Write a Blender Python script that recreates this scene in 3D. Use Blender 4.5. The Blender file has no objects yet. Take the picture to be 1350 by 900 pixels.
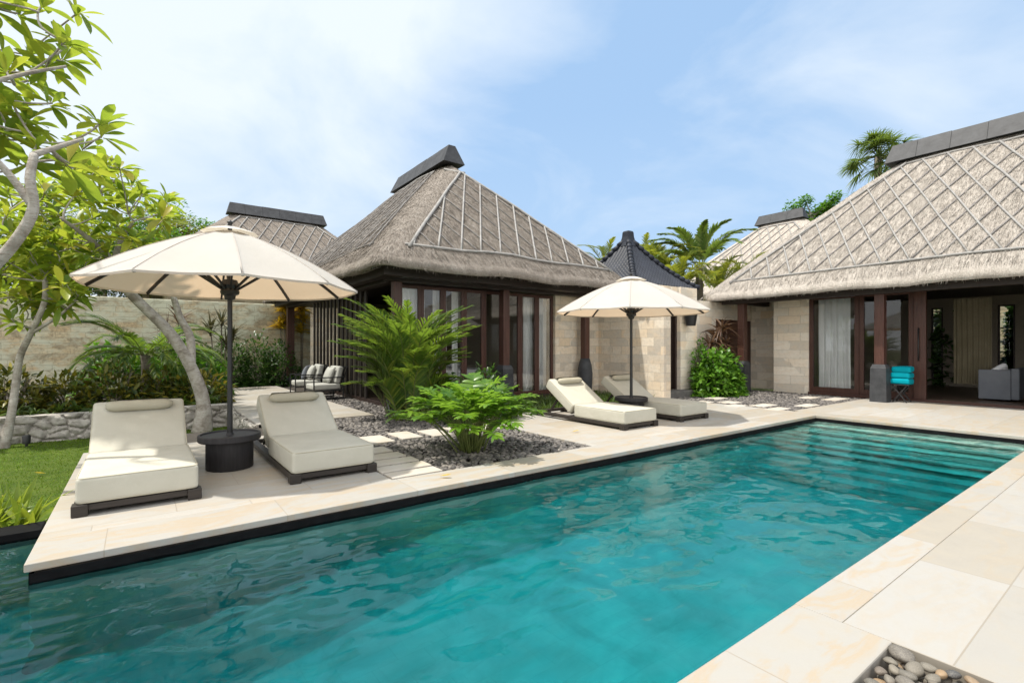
import bpy, bmesh, math, random
import numpy as np
from mathutils import Vector, Matrix, noise

# ------------------------------------------------------------------ camera, sky, sun, exposure
S = bpy.context.scene
COL = S.collection
rad = math.radians
CAM_H, FPX, HX, HY, YAW = 1.4, 658.0, 675.0, 456.0, math.atan2(490, 658)
cam = bpy.data.cameras.new('camera'); cam_o = bpy.data.objects.new('camera', cam); COL.objects.link(cam_o)
cam.sensor_width = 36; cam.lens = FPX / 1350 * 36; cam.shift_y = 6 / 1350
cam.clip_start = 0.05; cam.clip_end = 3000
cam_o.location = (0, 0, CAM_H); cam_o.rotation_euler = (rad(90), 0, -YAW)
S.camera = cam_o

SUN_EL, SUN_AZ = rad(68), rad(-68)          # azimuth from +Y, towards +X
sdir = Vector((math.sin(SUN_AZ) * math.cos(SUN_EL), math.cos(SUN_AZ) * math.cos(SUN_EL), math.sin(SUN_EL)))
w = bpy.data.worlds.new('World'); S.world = w; w.use_nodes = True
nt = w.node_tree; nt.nodes.clear()
out = nt.nodes.new('ShaderNodeOutputWorld'); bg = nt.nodes.new('ShaderNodeBackground')
sky = nt.nodes.new('ShaderNodeTexSky'); sky.sky_type = 'NISHITA'; sky.sun_disc = False
sky.sun_elevation = SUN_EL; sky.sun_rotation = SUN_AZ
sky.air_density = 1.1; sky.dust_density = 1.2; sky.ozone_density = 1.2
tc = nt.nodes.new('ShaderNodeTexCoord')
sep = nt.nodes.new('ShaderNodeSeparateXYZ'); nt.links.new(tc.outputs['Generated'], sep.inputs[0])
zc = nt.nodes.new('ShaderNodeMath'); zc.operation = 'MAXIMUM'; zc.inputs[1].default_value = 0.0
nt.links.new(sep.outputs[2], zc.inputs[0])
za = nt.nodes.new('ShaderNodeMath'); za.operation = 'ADD'; za.inputs[1].default_value = 0.35
nt.links.new(zc.outputs[0], za.inputs[0])
dv = nt.nodes.new('ShaderNodeVectorMath'); dv.operation = 'DIVIDE'
cmb = nt.nodes.new('ShaderNodeCombineXYZ')
for i in range(3): nt.links.new(za.outputs[0], cmb.inputs[i])
nt.links.new(tc.outputs['Generated'], dv.inputs[0]); nt.links.new(cmb.outputs[0], dv.inputs[1])
cn = nt.nodes.new('ShaderNodeTexNoise'); cn.inputs['Scale'].default_value = 1.7; cn.inputs['Detail'].default_value = 7
cn.inputs['Roughness'].default_value = 0.55; cn.inputs['Distortion'].default_value = 0.5
nt.links.new(dv.outputs[0], cn.inputs['Vector'])
# thin veil is thicker round the sun's side of the sky
dt = nt.nodes.new('ShaderNodeVectorMath'); dt.operation = 'DOT_PRODUCT'; dt.inputs[1].default_value = (-0.62, 0.62, 0.48)
nt.links.new(tc.outputs['Generated'], dt.inputs[0])
mr = nt.nodes.new('ShaderNodeMapRange'); mr.inputs[1].default_value = 0.25; mr.inputs[2].default_value = 0.97
mr.inputs[3].default_value = 0.0; mr.inputs[4].default_value = 0.58
nt.links.new(dt.outputs['Value'], mr.inputs[0])
ad = nt.nodes.new('ShaderNodeMath'); ad.operation = 'ADD'
nt.links.new(cn.outputs['Fac'], ad.inputs[0]); nt.links.new(mr.outputs[0], ad.inputs[1])
cr = nt.nodes.new('ShaderNodeValToRGB'); cr.color_ramp.elements[0].position = 0.44; cr.color_ramp.elements[1].position = 0.88
cr.color_ramp.elements[0].color = (0.06, 0.06, 0.06, 1); cr.color_ramp.elements[1].color = (0.97, 0.97, 0.97, 1)
nt.links.new(ad.outputs[0], cr.inputs[0])
mx = nt.nodes.new('ShaderNodeMixRGB'); mx.inputs[2].default_value = (5.3, 5.8, 6.3, 1)
hz = nt.nodes.new('ShaderNodeMixRGB'); hz.inputs[0].default_value = 0.8; hz.inputs[2].default_value = (2.35, 3.75, 5.7, 1)
nt.links.new(sky.outputs[0], hz.inputs[1])
# white haze towards the horizon
hr = nt.nodes.new('ShaderNodeMapRange'); hr.inputs[1].default_value = 0.0; hr.inputs[2].default_value = 0.42; hr.inputs[3].default_value = 0.45; hr.inputs[4].default_value = 0.0
nt.links.new(sep.outputs[2], hr.inputs[0])
hm = nt.nodes.new('ShaderNodeMixRGB'); hm.inputs[2].default_value = (3.7, 4.7, 5.9, 1)
nt.links.new(hr.outputs[0], hm.inputs[0]); nt.links.new(hz.outputs[0], hm.inputs[1])
nt.links.new(cr.outputs[0], mx.inputs[0]); nt.links.new(hm.outputs[0], mx.inputs[1])
# fill light added to the sky: unseen bright white area behind the camera
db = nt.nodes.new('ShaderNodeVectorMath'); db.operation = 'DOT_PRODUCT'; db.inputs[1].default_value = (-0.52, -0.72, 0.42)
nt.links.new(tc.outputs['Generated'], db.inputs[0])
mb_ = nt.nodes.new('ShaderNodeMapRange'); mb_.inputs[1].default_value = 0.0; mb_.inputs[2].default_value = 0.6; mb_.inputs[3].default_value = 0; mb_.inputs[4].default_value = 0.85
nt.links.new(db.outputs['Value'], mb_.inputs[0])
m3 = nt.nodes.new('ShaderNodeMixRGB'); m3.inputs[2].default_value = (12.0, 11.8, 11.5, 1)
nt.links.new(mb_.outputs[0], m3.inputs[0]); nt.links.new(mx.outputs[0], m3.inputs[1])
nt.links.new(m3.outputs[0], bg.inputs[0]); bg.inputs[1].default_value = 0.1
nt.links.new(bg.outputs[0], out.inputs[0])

sun = bpy.data.lights.new('sun', 'SUN'); sun.energy = 3.2; sun.angle = rad(1.6); sun.color = (1, 0.95, 0.86)
sun_o = bpy.data.objects.new('sun', sun); COL.objects.link(sun_o)
sun_o.rotation_euler = (-sdir).to_track_quat('-Z', 'Y').to_euler(); sun_o.location = (-10, 10, 20)
S.view_settings.view_transform = 'Standard'; S.view_settings.look = 'None'
S.view_settings.exposure = 0.78; S.view_settings.gamma = 1.0; S.view_settings.use_curve_mapping = False
S.render.engine = 'CYCLES'
cy = S.cycles
cy.max_bounces = 10; cy.diffuse_bounces = 4; cy.glossy_bounces = 4; cy.transmission_bounces = 8; cy.transparent_max_bounces = 12
cy.use_denoising = True
try:
    cy.denoiser = 'OPENIMAGEDENOISE'; cy.denoising_input_passes = 'RGB_ALBEDO_NORMAL'
except Exception: pass
cy.sample_clamp_indirect = 6

# ------------------------------------------------------------------ helpers
RV = np.array([math.cos(YAW), -math.sin(YAW), 0.0]); FV = np.array([math.sin(YAW), math.cos(YAW), 0.0])
def at(x, y, d):
    "surveyed point: bearing and height read off the photograph, d metres in front of the camera"
    p = RV * ((x - HX) / FPX) * d + FV * d
    return np.array([p[0], p[1], CAM_H + (HY - y) / FPX * d])

class MB:
    def __init__(s): s.v = []; s.n = 0; s.f = []
    def add(s, V, F):
        V = np.asarray(V, float).reshape(-1, 3); F = np.asarray(F, int)
        s.f.append(F + s.n); s.v.append(V); s.n += len(V); return s
    def many(s, V, F):
        V = np.asarray(V, float); N, k, _ = V.shape; F = np.asarray(F, int)
        s.f.append((F[None] + (np.arange(N) * k)[:, None, None] + s.n).reshape(-1, F.shape[1]))
        s.v.append(V.reshape(-1, 3)); s.n += N * k; return s
    def box(s, x0, x1, y0, y1, z0, z1):
        V = [(x0,y0,z0),(x1,y0,z0),(x1,y1,z0),(x0,y1,z0),(x0,y0,z1),(x1,y0,z1),(x1,y1,z1),(x0,y1,z1)]
        return s.add(V, [(3,2,1,0),(4,5,6,7),(0,1,5,4),(1,2,6,5),(2,3,7,6),(3,0,4,7)])
    def rbox(s, x0, x1, y0, y1, z0, z1, r=0.01, seg=2, M=None, jit=0):
        bm = bmesh.new(); bmesh.ops.create_cube(bm, size=1)
        bmesh.ops.scale(bm, vec=(x1-x0, y1-y0, z1-z0), verts=bm.verts)
        bmesh.ops.bevel(bm, geom=bm.edges[:], offset=r, segments=seg, profile=0.5, affect='EDGES')
        bmesh.ops.translate(bm, vec=((x0+x1)/2, (y0+y1)/2, (z0+z1)/2), verts=bm.verts)
        if M is not None: bmesh.ops.transform(bm, matrix=M, verts=bm.verts)
        s.bm(bm); bm.free(); return s
    def bm(s, bm):
        bm.verts.ensure_lookup_table(); bm.verts.index_update()
        V = [v.co[:] for v in bm.verts]; d = {}
        for f in bm.faces: d.setdefault(len(f.verts), []).append([v.index for v in f.verts])
        n0 = s.n; s.v.append(np.array(V)); s.n += len(V)
        for k in d: s.f.append(np.array(d[k]) + n0)
        return s
    def tube(s, P, Rr, n=8, cap=True):
        P = np.asarray(P, float); m = len(P)
        Rr = np.full(m, Rr) if np.isscalar(Rr) else np.asarray(Rr, float)
        T = np.gradient(P, axis=0); T /= np.linalg.norm(T, axis=1)[:, None] + 1e-9
        a = np.array([0, 0, 1.0]) if abs(T[0][2]) < 0.9 else np.array([1.0, 0, 0])
        V = []
        u = np.cross(T[0], a); u /= np.linalg.norm(u)
        th = np.arange(n) / n * 2 * math.pi
        for i in range(m):
            u = u - T[i] * (u @ T[i]); u /= np.linalg.norm(u) + 1e-9
            v = np.cross(T[i], u)
            V.append(P[i] + Rr[i] * (np.cos(th)[:, None] * u + np.sin(th)[:, None] * v))
        V = np.concatenate(V); F = []
        for i in range(m - 1):
            for j in range(n):
                F.append((i*n+j, i*n+(j+1) % n, (i+1)*n+(j+1) % n, (i+1)*n+j))
        n0 = s.n; s.add(V, F)
        if cap:
            s.f.append(np.array([list(range(n))[::-1]]) + n0); s.f.append(np.array([[(m-1)*n + j for j in range(n)]]) + n0)
        return s
    def lathe(s, prof, c=(0, 0, 0), n=32):
        V = []; m = len(prof); F = []
        for r, z in prof:
            for j in range(n):
                t = j / n * 2 * math.pi; V.append((c[0] + r*math.cos(t), c[1] + r*math.sin(t), c[2] + z))
        for i in range(m - 1):
            for j in range(n): F.append((i*n+j, i*n+(j+1) % n, (i+1)*n+(j+1) % n, (i+1)*n+j))
        n0 = s.n; s.add(V, F)
        if prof[0][0] > 1e-4: s.f.append(np.array([list(range(n))[::-1]]) + n0)
        if prof[-1][0] > 1e-4: s.f.append(np.array([[(m-1)*n + j for j in range(n)]]) + n0)
        return s
    def bar(s, a, b, w, h, up=(0, 0, 1)):
        a = np.array(a, float); b = np.array(b, float); d = b - a; L = np.linalg.norm(d); d /= L
        sd = np.cross(d, up); nn = np.linalg.norm(sd)
        if nn < 1e-6: sd = np.array([1.0, 0, 0])
        else: sd /= nn
        u = np.cross(sd, d); V = []
        for p in (a, b):
            for i, j in ((-1, -1), (1, -1), (1, 1), (-1, 1)): V.append(p + sd * i * w / 2 + u * j * h / 2)
        return s.add(V, [(3,2,1,0),(4,5,6,7),(0,1,5,4),(1,2,6,5),(2,3,7,6),(3,0,4,7)])
    def build(s, name, m, parent=None, smooth=False, angle=None):
        me = bpy.data.meshes.new(name)
        V = np.concatenate(s.v); me.vertices.add(len(V)); me.vertices.foreach_set('co', V.ravel())
        lv = np.concatenate([f.ravel() for f in s.f]); lt = np.concatenate([np.full(len(f), f.shape[1]) for f in s.f])
        ls = np.concatenate([[0], np.cumsum(lt)[:-1]])
        me.loops.add(len(lv)); me.loops.foreach_set('vertex_index', lv.astype(np.int32))
        me.polygons.add(len(lt)); me.polygons.foreach_set('loop_start', ls.astype(np.int32))
        me.polygons.foreach_set('use_smooth', np.full(len(lt), smooth))
        me.update(calc_edges=True); me.validate()
        if m: me.materials.append(m)
        if smooth and angle: me.set_sharp_from_angle(angle=rad(angle))
        o = bpy.data.objects.new(name, me); COL.objects.link(o)
        if parent is not None:
            o.parent = parent
            if parent.get('world_children'): o.matrix_parent_inverse = world_matrix(parent).inverted()
        return o

def world_matrix(o):
    m = Matrix.Translation(o.location) @ o.rotation_euler.to_matrix().to_4x4() @ Matrix.Diagonal((*o.scale, 1))
    return world_matrix(o.parent) @ o.matrix_parent_inverse @ m if o.parent else m
def tag(o, label=None, cat=None, group=None, kind=None):
    if label: o['label'] = label
    if cat: o['category'] = cat
    if group: o['group'] = group
    if kind or cat: o['kind'] = kind or 'thing'
    return o
def struct(o): o['kind'] = 'structure'; return o
def thing(name, label, cat, loc=(0, 0, 0), group=None, rz=0, world=False):
    o = bpy.data.objects.new(name, None); COL.objects.link(o); o.location = loc; o.rotation_euler = (0, 0, rz)
    o.empty_display_size = 0.2
    if world: o['world_children'] = 1
    return tag(o, label, cat, group)
def copy_tree(o, parent=None):
    c = o.copy(); COL.objects.link(c)
    if parent is not None: c.parent = parent
    for ch in list(o.children): copy_tree(ch, c)
    return c

def nrm(a): return a / (np.linalg.norm(a, axis=-1, keepdims=True) + 1e-9)
rs = np.random.RandomState(7)
def leafset(base, d, L, W, droop=0.2, fold=0.25, segs=4, prof=None, up=None, tip=None):
    base = np.asarray(base, float); N = len(base); d = nrm(np.asarray(d, float))
    L = np.broadcast_to(np.asarray(L, float), (N,)); W = np.broadcast_to(np.asarray(W, float), (N,)); droop = np.broadcast_to(np.asarray(droop, float), (N,))
    if up is None: up = np.tile([0, 0, 1.0], (N, 1)) + rs.normal(0, 0.25, (N, 3))
    sd = nrm(np.cross(d, up)); nm = np.cross(sd, d)
    t = np.linspace(0, 1, segs + 1)
    w = (np.sin(math.pi * np.clip(t, 0, 1) ** 0.9) ** 0.8 if prof is None else np.array([prof(q) for q in t])) * 0.5
    P = base[:, None] + d[:, None] * (L[:, None] * t)[..., None]
    P[:, :, 2] -= (droop * L)[:, None] * t ** 2
    ww = (W[:, None] * w)[..., None]
    V = np.stack([P - sd[:, None] * ww + nm[:, None] * fold * ww, P, P + sd[:, None] * ww + nm[:, None] * fold * ww], 2)
    F = []
    for i in range(segs):
        a = i * 3; F += [(a, a+1, a+4, a+3), (a+1, a+2, a+5, a+4)]
    return V.reshape(N, -1, 3), F
def rdirs(N, zmin=-1, zmax=1):
    z = rs.uniform(zmin, zmax, N); a = rs.uniform(0, 2*math.pi, N); r = np.sqrt(1 - z*z)
    return np.stack([r*np.cos(a), r*np.sin(a), z], 1)

# ------------------------------------------------------------------ materials
class G:
    def __init__(s, name):
        s.m = bpy.data.materials.new(name); s.m.use_nodes = True; s.t = s.m.node_tree; s.t.nodes.clear()
        s.out = s.t.nodes.new('ShaderNodeOutputMaterial')
    def n(s, ty, **k):
        nd = s.t.nodes.new('ShaderNode' + ty)
        for a, b in k.items():
            if a in nd.inputs.keys(): s.set(nd.inputs[a], b)
            else: setattr(nd, a, b)
        return nd
    def set(s, i, v):
        if hasattr(v, 'is_output') or isinstance(v, bpy.types.NodeSocket): s.t.links.new(v, i)
        elif isinstance(v, tuple) and i.type == 'RGBA' and len(v) == 3: i.default_value = (*v, 1)
        else: i.default_value = v
    def pos(s): return s.n('NewGeometry').outputs['Position']
    def obj(s): return s.n('TexCoord').outputs['Object']
    def island(s): return s.n('NewGeometry').outputs['Random Per Island']
    def objrand(s): return s.n('ObjectInfo').outputs['Random']
    def noise(s, v, sc, de=4, ro=0.5, di=0.0, out='Fac'):
        q = s.n('TexNoise'); s.set(q.inputs['Vector'], v)
        q.inputs['Scale'].default_value = sc; q.inputs['Detail'].default_value = de; q.inputs['Roughness'].default_value = ro; q.inputs['Distortion'].default_value = di
        return q.outputs[out]
    def scale(s, v, k):
        q = s.n('VectorMath', operation='MULTIPLY'); s.set(q.inputs[0], v); q.inputs[1].default_value = k; return q.outputs[0]
    def ramp(s, f, st):
        q = s.n('ValToRGB'); s.set(q.inputs[0], f); e = q.color_ramp.elements
        while len(e) < len(st): e.new(0.5)
        for a, (p, c) in zip(e, st):
            a.position = p; a.color = (c, c, c, 1) if not isinstance(c, tuple) else (*c, 1)
        return q.outputs[0]
    def mix(s, f, a, b, mode='MIX'):
        q = s.n('MixRGB', blend_type=mode); s.set(q.inputs[0], f); s.set(q.inputs[1], a); s.set(q.inputs[2], b); return q.outputs[0]
    def math(s, op, a, b=0.0):
        q = s.n('Math', operation=op); s.set(q.inputs[0], a); s.set(q.inputs[1], b); return q.outputs[0]
    def bump(s, h, st=0.3, di=0.01, n=None):
        q = s.n('Bump'); s.set(q.inputs['Height'], h); q.inputs['Strength'].default_value = st; q.inputs['Distance'].default_value = di
        if n is not None: s.set(q.inputs['Normal'], n)
        return q.outputs[0]
    def pr(s, col, rough=0.6, nor=None, spec=0.5, metal=0.0, **k):
        q = s.n('BsdfPrincipled'); s.set(q.inputs['Base Color'], col); s.set(q.inputs['Roughness'], rough)
        q.inputs['Specular IOR Level'].default_value = spec; q.inputs['Metallic'].default_value = metal
        if nor is not None: s.set(q.inputs['Normal'], nor)
        for a, b in k.items(): s.set(q.inputs[a.replace('_', ' ')], b)
        return q.outputs[0]
    def done(s, sh): s.t.links.new(sh, s.out.inputs['Surface']); return s.m
    def uv2(s, rot=0):
        "planar coordinates for upright faces: along the wall, up"
        sp = s.n('SeparateXYZ'); s.set(sp.inputs[0], s.pos())
        c = s.n('CombineXYZ'); s.set(c.inputs[0], s.math('ADD', sp.outputs[0], sp.outputs[1])); s.set(c.inputs[1], sp.outputs[2]); return c.outputs[0]

def brick(g, v, bw, rh, mortar=0.004, off=0.5, sq=1.0, smooth=0.1):
    q = g.n('TexBrick'); g.set(q.inputs['Vector'], v); q.offset = off; q.squash = sq
    q.inputs['Color1'].default_value = (0, 0, 0, 1); q.inputs['Color2'].default_value = (1, 1, 1, 1); q.inputs['Mortar'].default_value = (0.5, 0.5, 0.5, 1)
    q.inputs['Scale'].default_value = 1; q.inputs['Mortar Size'].default_value = mortar; q.inputs['Mortar Smooth'].default_value = smooth
    q.inputs['Brick Width'].default_value = bw; q.inputs['Row Height'].default_value = rh
    return q.outputs['Color'], q.outputs['Fac']

def m_paving(name, bw, rh, ox=0.0, oy=0.0, off=0.5, swap=False, tint=0.415, vein=1.0):
    g = G(name); p = g.pos()
    ad = g.n('VectorMath', operation='ADD'); g.set(ad.inputs[0], p); ad.inputs[1].default_value = (ox, oy, 0); v = ad.outputs[0]
    if swap:
        sp = g.n('SeparateXYZ'); g.set(sp.inputs[0], v); c = g.n('CombineXYZ'); g.set(c.inputs[0], sp.outputs[1]); g.set(c.inputs[1], sp.outputs[0]); v = c.outputs[0]
    bc, bf = brick(g, v, bw, rh, 0.0035, off)
    # veins run across each slab in its own direction
    sp2 = g.mix(1.0, g.scale(p, (1, 1, 1)), g.scale(bc, (7.3, 3.1, 0)), 'ADD')
    n1 = g.noise(g.scale(sp2, (1.0, 3.2, 1)), 1.6, 6, 0.62, 1.2)
    n2 = g.noise(sp2, 6, 6, 0.6, 0.3)
    n3 = g.noise(p, 90, 3, 0.6)
    c = g.ramp(bc, [(0.0, (0.78*tint, 0.74*tint, 0.665*tint)), (0.3, (0.86*tint, 0.83*tint, 0.77*tint)), (0.55, (0.76*tint, 0.69*tint, 0.575*tint)), (1.0, (0.94*tint, 0.91*tint, 0.85*tint))])
    c = g.mix(g.math('MULTIPLY', g.ramp(n1, [(0.48, 0.0), (0.6, 0.34), (0.68, 0.06), (0.82, 0.4)]), vein), c, (0.36, 0.255, 0.135))
    c = g.mix(g.math('MULTIPLY', g.ramp(n2, [(0.45, 0.0), (0.75, 0.35)]), 1.0), c, (0.32, 0.28, 0.215))
    c = g.mix(g.math('MULTIPLY', n3, 0.10), c, (0.5, 0.45, 0.38))
    c = g.mix(g.math('MULTIPLY', bf, 0.5), c, (0.22, 0.19, 0.15))
    n4 = g.noise(p, 0.9, 6, 0.7, 0.4); c = g.mix(g.ramp(n4, [(0.54, 0.0), (0.7, 0.22)]), c, (0.30*tint*2, 0.27*tint*2, 0.215*tint*2))
    h = g.math('SUBTRACT', g.math('MULTIPLY', n3, 0.12), bf)
    return g.done(g.pr(c, g.ramp(n2, [(0.3, 0.42), (0.7, 0.62)]), g.bump(h, 0.35, 0.006), 0.35))

def m_ashlar(name, base, dark, warm, bw=0.62, rh=0.27, stain=0.3, rough=0.75, patch=None):
    g = G(name); v = g.uv2(); p = g.pos()
    wob = g.mix(0.07 if patch else 0.03, v, g.noise(p, 2.0, 2, out='Color'), 'ADD')
    c1, f1 = brick(g, wob, bw, rh, 0.005, 0.5)
    c2, f2 = brick(g, g.scale(wob, (0.63, 1, 1)), bw, rh, 0.005, 0.37)
    sel = g.ramp(g.noise(v, 0.8, 2), [(0.48, 0.0), (0.5, 1.0)])
    bc = g.mix(sel, c1, c2); bf = g.mix(sel, f1, f2)
    n1 = g.noise(g.scale(p, (1, 1, 3.0)), 2.2, 6, 0.65, 0.8); n2 = g.noise(p, 14, 6, 0.65); n3 = g.noise(p, 70, 3)
    c = g.ramp(bc, [(0.0, dark), (0.35, base), (0.7, tuple(min(1, x*1.12) for x in base)), (1.0, warm)])
    c = g.mix(g.ramp(n1, [(0.42, 0.0), (0.7, 0.6)]), c, warm)
    c = g.mix(g.math('MULTIPLY', g.ramp(n2, [(0.45, 0.0), (0.8, 1.0)]), stain), c, tuple(x*0.55 for x in dark))
    if patch: c = g.mix(g.ramp(g.noise(g.scale(p, (1, 1, 1.8)), 1.1, 7, 0.7, 0.5), [(0.44, 0.0), (0.58, 0.9)]), c, patch); c = g.mix(g.ramp(g.noise(g.scale(p, (1.3, 1.3, 2.6)), 1.6, 7, 0.72, 1.0), [(0.52, 0.0), (0.66, 0.75)]), c, (0.20, 0.165, 0.10))
    c = g.mix(g.math('MULTIPLY', bf, 0.45), c, tuple(x*0.5 for x in dark))
    h = g.math('ADD', g.math('MULTIPLY', n2, 0.7), g.math('SUBTRACT', g.math('MULTIPLY', bc, 0.35), g.math('MULTIPLY', bf, 1.2)))
    return g.done(g.pr(c, rough, g.bump(h, 0.6, 0.012), 0.2))

def m_noise(name, a, b, sc=6, rough=0.6, bump=0.2, bd=0.005, bs=40, spec=0.4, stretch=(1, 1, 1), coords='pos', metal=0.0, c3=None):
    g = G(name); p = g.pos() if coords == 'pos' else g.obj()
    v = g.scale(p, stretch); n1 = g.noise(v, sc, 6, 0.6, 0.3); n2 = g.noise(v, bs, 4, 0.6)
    st = [(0.3, a), (0.7, b)] if c3 is None else [(0.3, a), (0.55, b), (0.75, c3)]
    return g.done(g.pr(g.ramp(n1, st), rough, g.bump(n2, bump, bd), spec, metal))

def m_wood(name, a, b, rough=0.45, axis=2):
    g = G(name); st = [14, 14, 14]; st[axis] = 0.9
    v = g.scale(g.pos(), tuple(st)); n1 = g.noise(v, 2.2, 6, 0.65, 0.6); n2 = g.noise(v, 9, 4)
    return g.done(g.pr(g.ramp(n1, [(0.3, a), (0.7, b)]), rough, g.bump(n2, 0.25, 0.003), 0.4))

def m_leaf(name, cols, trans=0.35, rough=0.4, tcol=None, spec=0.4, vein=0.0):
    g = G(name); r = g.island(); p = g.obj()
    c = g.ramp(r, [(i / max(1, len(cols) - 1), q) for i, q in enumerate(cols)])
    c = g.mix(g.ramp(g.noise(g.pos(), 1.3, 3), [(0.35, 0.0), (0.7, 0.45)]), c, tuple(x * 0.55 for x in cols[0]))
    sp = g.noise(p, 22, 4, 0.6)
    c = g.mix(g.math('MULTIPLY', g.ramp(sp, [(0.5, 0.0), (0.75, 1.0)]), 0.25), c, tuple(min(1, x*1.5) for x in cols[-1]))
    a = g.pr(c, rough, g.bump(sp, 0.2, 0.004), spec)
    t = g.n('BsdfTranslucent'); g.set(t.inputs[0], g.mix(0.65, c, tcol, 'MIX') if tcol else c)
    q = g.n('MixShader'); q.inputs[0].default_value = trans; g.set(q.inputs[1], a); g.set(q.inputs[2], t.outputs[0])
    return g.done(q.outputs[0])

def m_thatch(name, cols):
    g = G(name); p = g.pos()
    r = g.island()
    n0 = g.noise(p, 0.7, 4, 0.6); n1 = g.noise(p, 5, 5, 0.7, 0.6); n2 = g.noise(p, 55, 4, 0.7, 0.8); n3 = g.noise(g.scale(p, (60, 60, 9)), 1.0, 3, 0.7)
    c = g.ramp(n1, [(0.28, cols[0]), (0.5, cols[1]), (0.72, cols[2])])
    c = g.mix(g.ramp(n0, [(0.4, 0.0), (0.7, 0.5)]), c, cols[3])
    c = g.mix(0.45, c, g.ramp(r, [(0.0, cols[0]), (0.4, cols[1]), (0.8, cols[2]), (1.0, tuple(min(1, x*1.35) for x in cols[2]))]))
    c = g.mix(g.ramp(n2, [(0.32, 0.45), (0.55, 0.0)]), c, tuple(x*0.35 for x in cols[0]))
    h = g.math('ADD', g.math('MULTIPLY', n1, 1.5), g.math('ADD', n2, n3))
    return g.done(g.pr(c, 0.9, g.bump(h, 0.9, 0.04), 0.1))

def m_fabric(name, a, b, rough=0.85, trans=0.0, tcol=None, sc=260):
    g = G(name); p = g.obj()
    wv = g.noise(g.scale(p, (1, 1, 1)), sc, 2, 0.5); n1 = g.noise(p, 3.0, 4, 0.6); n2 = g.noise(p, 9, 3, 0.5, 0.6)
    c = g.mix(g.ramp(n1, [(0.35, 0.0), (0.7, 1.0)]), a, b)
    c = g.mix(g.math('MULTIPLY', wv, 0.18), c, tuple(x*0.5 for x in a))
    nn = g.bump(g.math('ADD', g.math('MULTIPLY', wv, 0.15), g.math('MULTIPLY', n2, 1.0)), 0.3, 0.02)
    s1 = g.pr(c, rough, nn, 0.15)
    if trans:
        t = g.n('BsdfTranslucent'); g.set(t.inputs[0], tcol)
        q = g.n('MixShader'); q.inputs[0].default_value = trans; g.set(q.inputs[1], s1); g.set(q.inputs[2], t.outputs[0]); s1 = q.outputs[0]
    return g.done(s1)

def m_plain(name, c, rough=0.5, spec=0.5, metal=0.0):
    g = G(name); n = g.noise(g.pos(), 25, 4, 0.6)
    cc = g.mix(g.ramp(n, [(0.3, 0.0), (0.75, 0.5)]), c, tuple(min(1, x*1.4 + 0.004) for x in c))
    return g.done(g.pr(cc, g.ramp(n, [(0.3, rough*0.85), (0.7, min(1, rough*1.2))]), None, spec, metal))

def m_glass(name, tint=(0.98, 0.99, 0.99)):
    g = G(name); tr = g.n('BsdfTransparent'); g.set(tr.inputs[0], tint); gl = g.n('BsdfGlossy'); gl.inputs['Roughness'].default_value = 0.02
    g.set(gl.inputs['Normal'], g.bump(g.noise(g.pos(), 1.1, 2), 0.02, 0.05))
    fr = g.n('Fresnel'); fr.inputs[0].default_value = 1.5
    f2 = g.math('MINIMUM', g.math('ADD', g.math('MULTIPLY', fr.outputs[0], 0.95), 0.0), 1.0)
    q = g.n('MixShader'); g.set(q.inputs[0], f2); g.set(q.inputs[1], tr.outputs[0]); g.set(q.inputs[2], gl.outputs[0])
    return g.done(q.outputs[0])

def m_bark(name):
    g = G(name); p = g.pos(); n1 = g.noise(p, 5, 6, 0.6, 0.5); n2 = g.noise(g.scale(p, (1, 1, 4)), 12, 5, 0.7, 0.6); n3 = g.noise(p, 60, 3)
    c = g.ramp(n1, [(0.3, (0.20, 0.17, 0.14)), (0.5, (0.37, 0.34, 0.30)), (0.72, (0.50, 0.47, 0.43))])
    c = g.mix(g.ramp(n2, [(0.5, 0.0), (0.68, 0.7)]), c, (0.17, 0.13, 0.10))
    return g.done(g.pr(c, 0.85, g.bump(g.math('ADD', n2, g.math('MULTIPLY', n3, 0.5)), 0.6, 0.02), 0.2))

M = {}
M['deck'] = m_paving('cream_paving', 1.1, 0.62, 0.3, -0.13, 0.5)
M['coping'] = m_paving('cream_coping', 1.18, 3.0, 0.2, 0.0, 0.0, vein=1.5, tint=0.40)
M['slab'] = m_paving('pale_slab_paving', 1.24, 0.43, -0.38, -0.17, 0.0, vein=0.5, tint=0.385)
M['patio'] = m_paving('patio_paving', 0.9, 0.45, 0, 0, 0.5, vein=0.6)
M['step'] = m_noise('stepping_stone', (0.43, 0.375, 0.30), (0.47, 0.445, 0.41), 3, 0.7, 0.3, 0.004, 60, 0.2)
M['soil'] = m_noise('dark_soil', (0.03, 0.025, 0.02), (0.06, 0.05, 0.04), 12, 0.9, 0.5, 0.02)
M['black'] = m_noise('black_stone', (0.004, 0.004, 0.0045), (0.009, 0.009, 0.010), 10, 0.8, 0.2, 0.004, 40, 0.1)
M['darkstone'] = m_noise('charcoal_stone', (0.025, 0.027, 0.030), (0.055, 0.057, 0.062), 5, 0.6, 0.4, 0.01, 30)
M['ridge'] = m_noise('ridge_slate', (0.016, 0.017, 0.020), (0.045, 0.047, 0.052), 4, 0.6, 0.4, 0.01, 30)
M['ledge'] = m_noise('grey_step_stone', (0.09, 0.085, 0.08), (0.16, 0.15, 0.14), 6, 0.7, 0.4, 0.01, 30)
M['wall_villa'] = m_ashlar('villa_limestone', (0.64, 0.57, 0.47), (0.46, 0.41, 0.345), (0.66, 0.52, 0.36), 0.42, 0.235, 0.35)
M['wall_pale'] = m_ashlar('pale_limestone', (0.76, 0.69, 0.585), (0.62, 0.56, 0.47), (0.76, 0.61, 0.44), 0.66, 0.26, 0.25)
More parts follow.
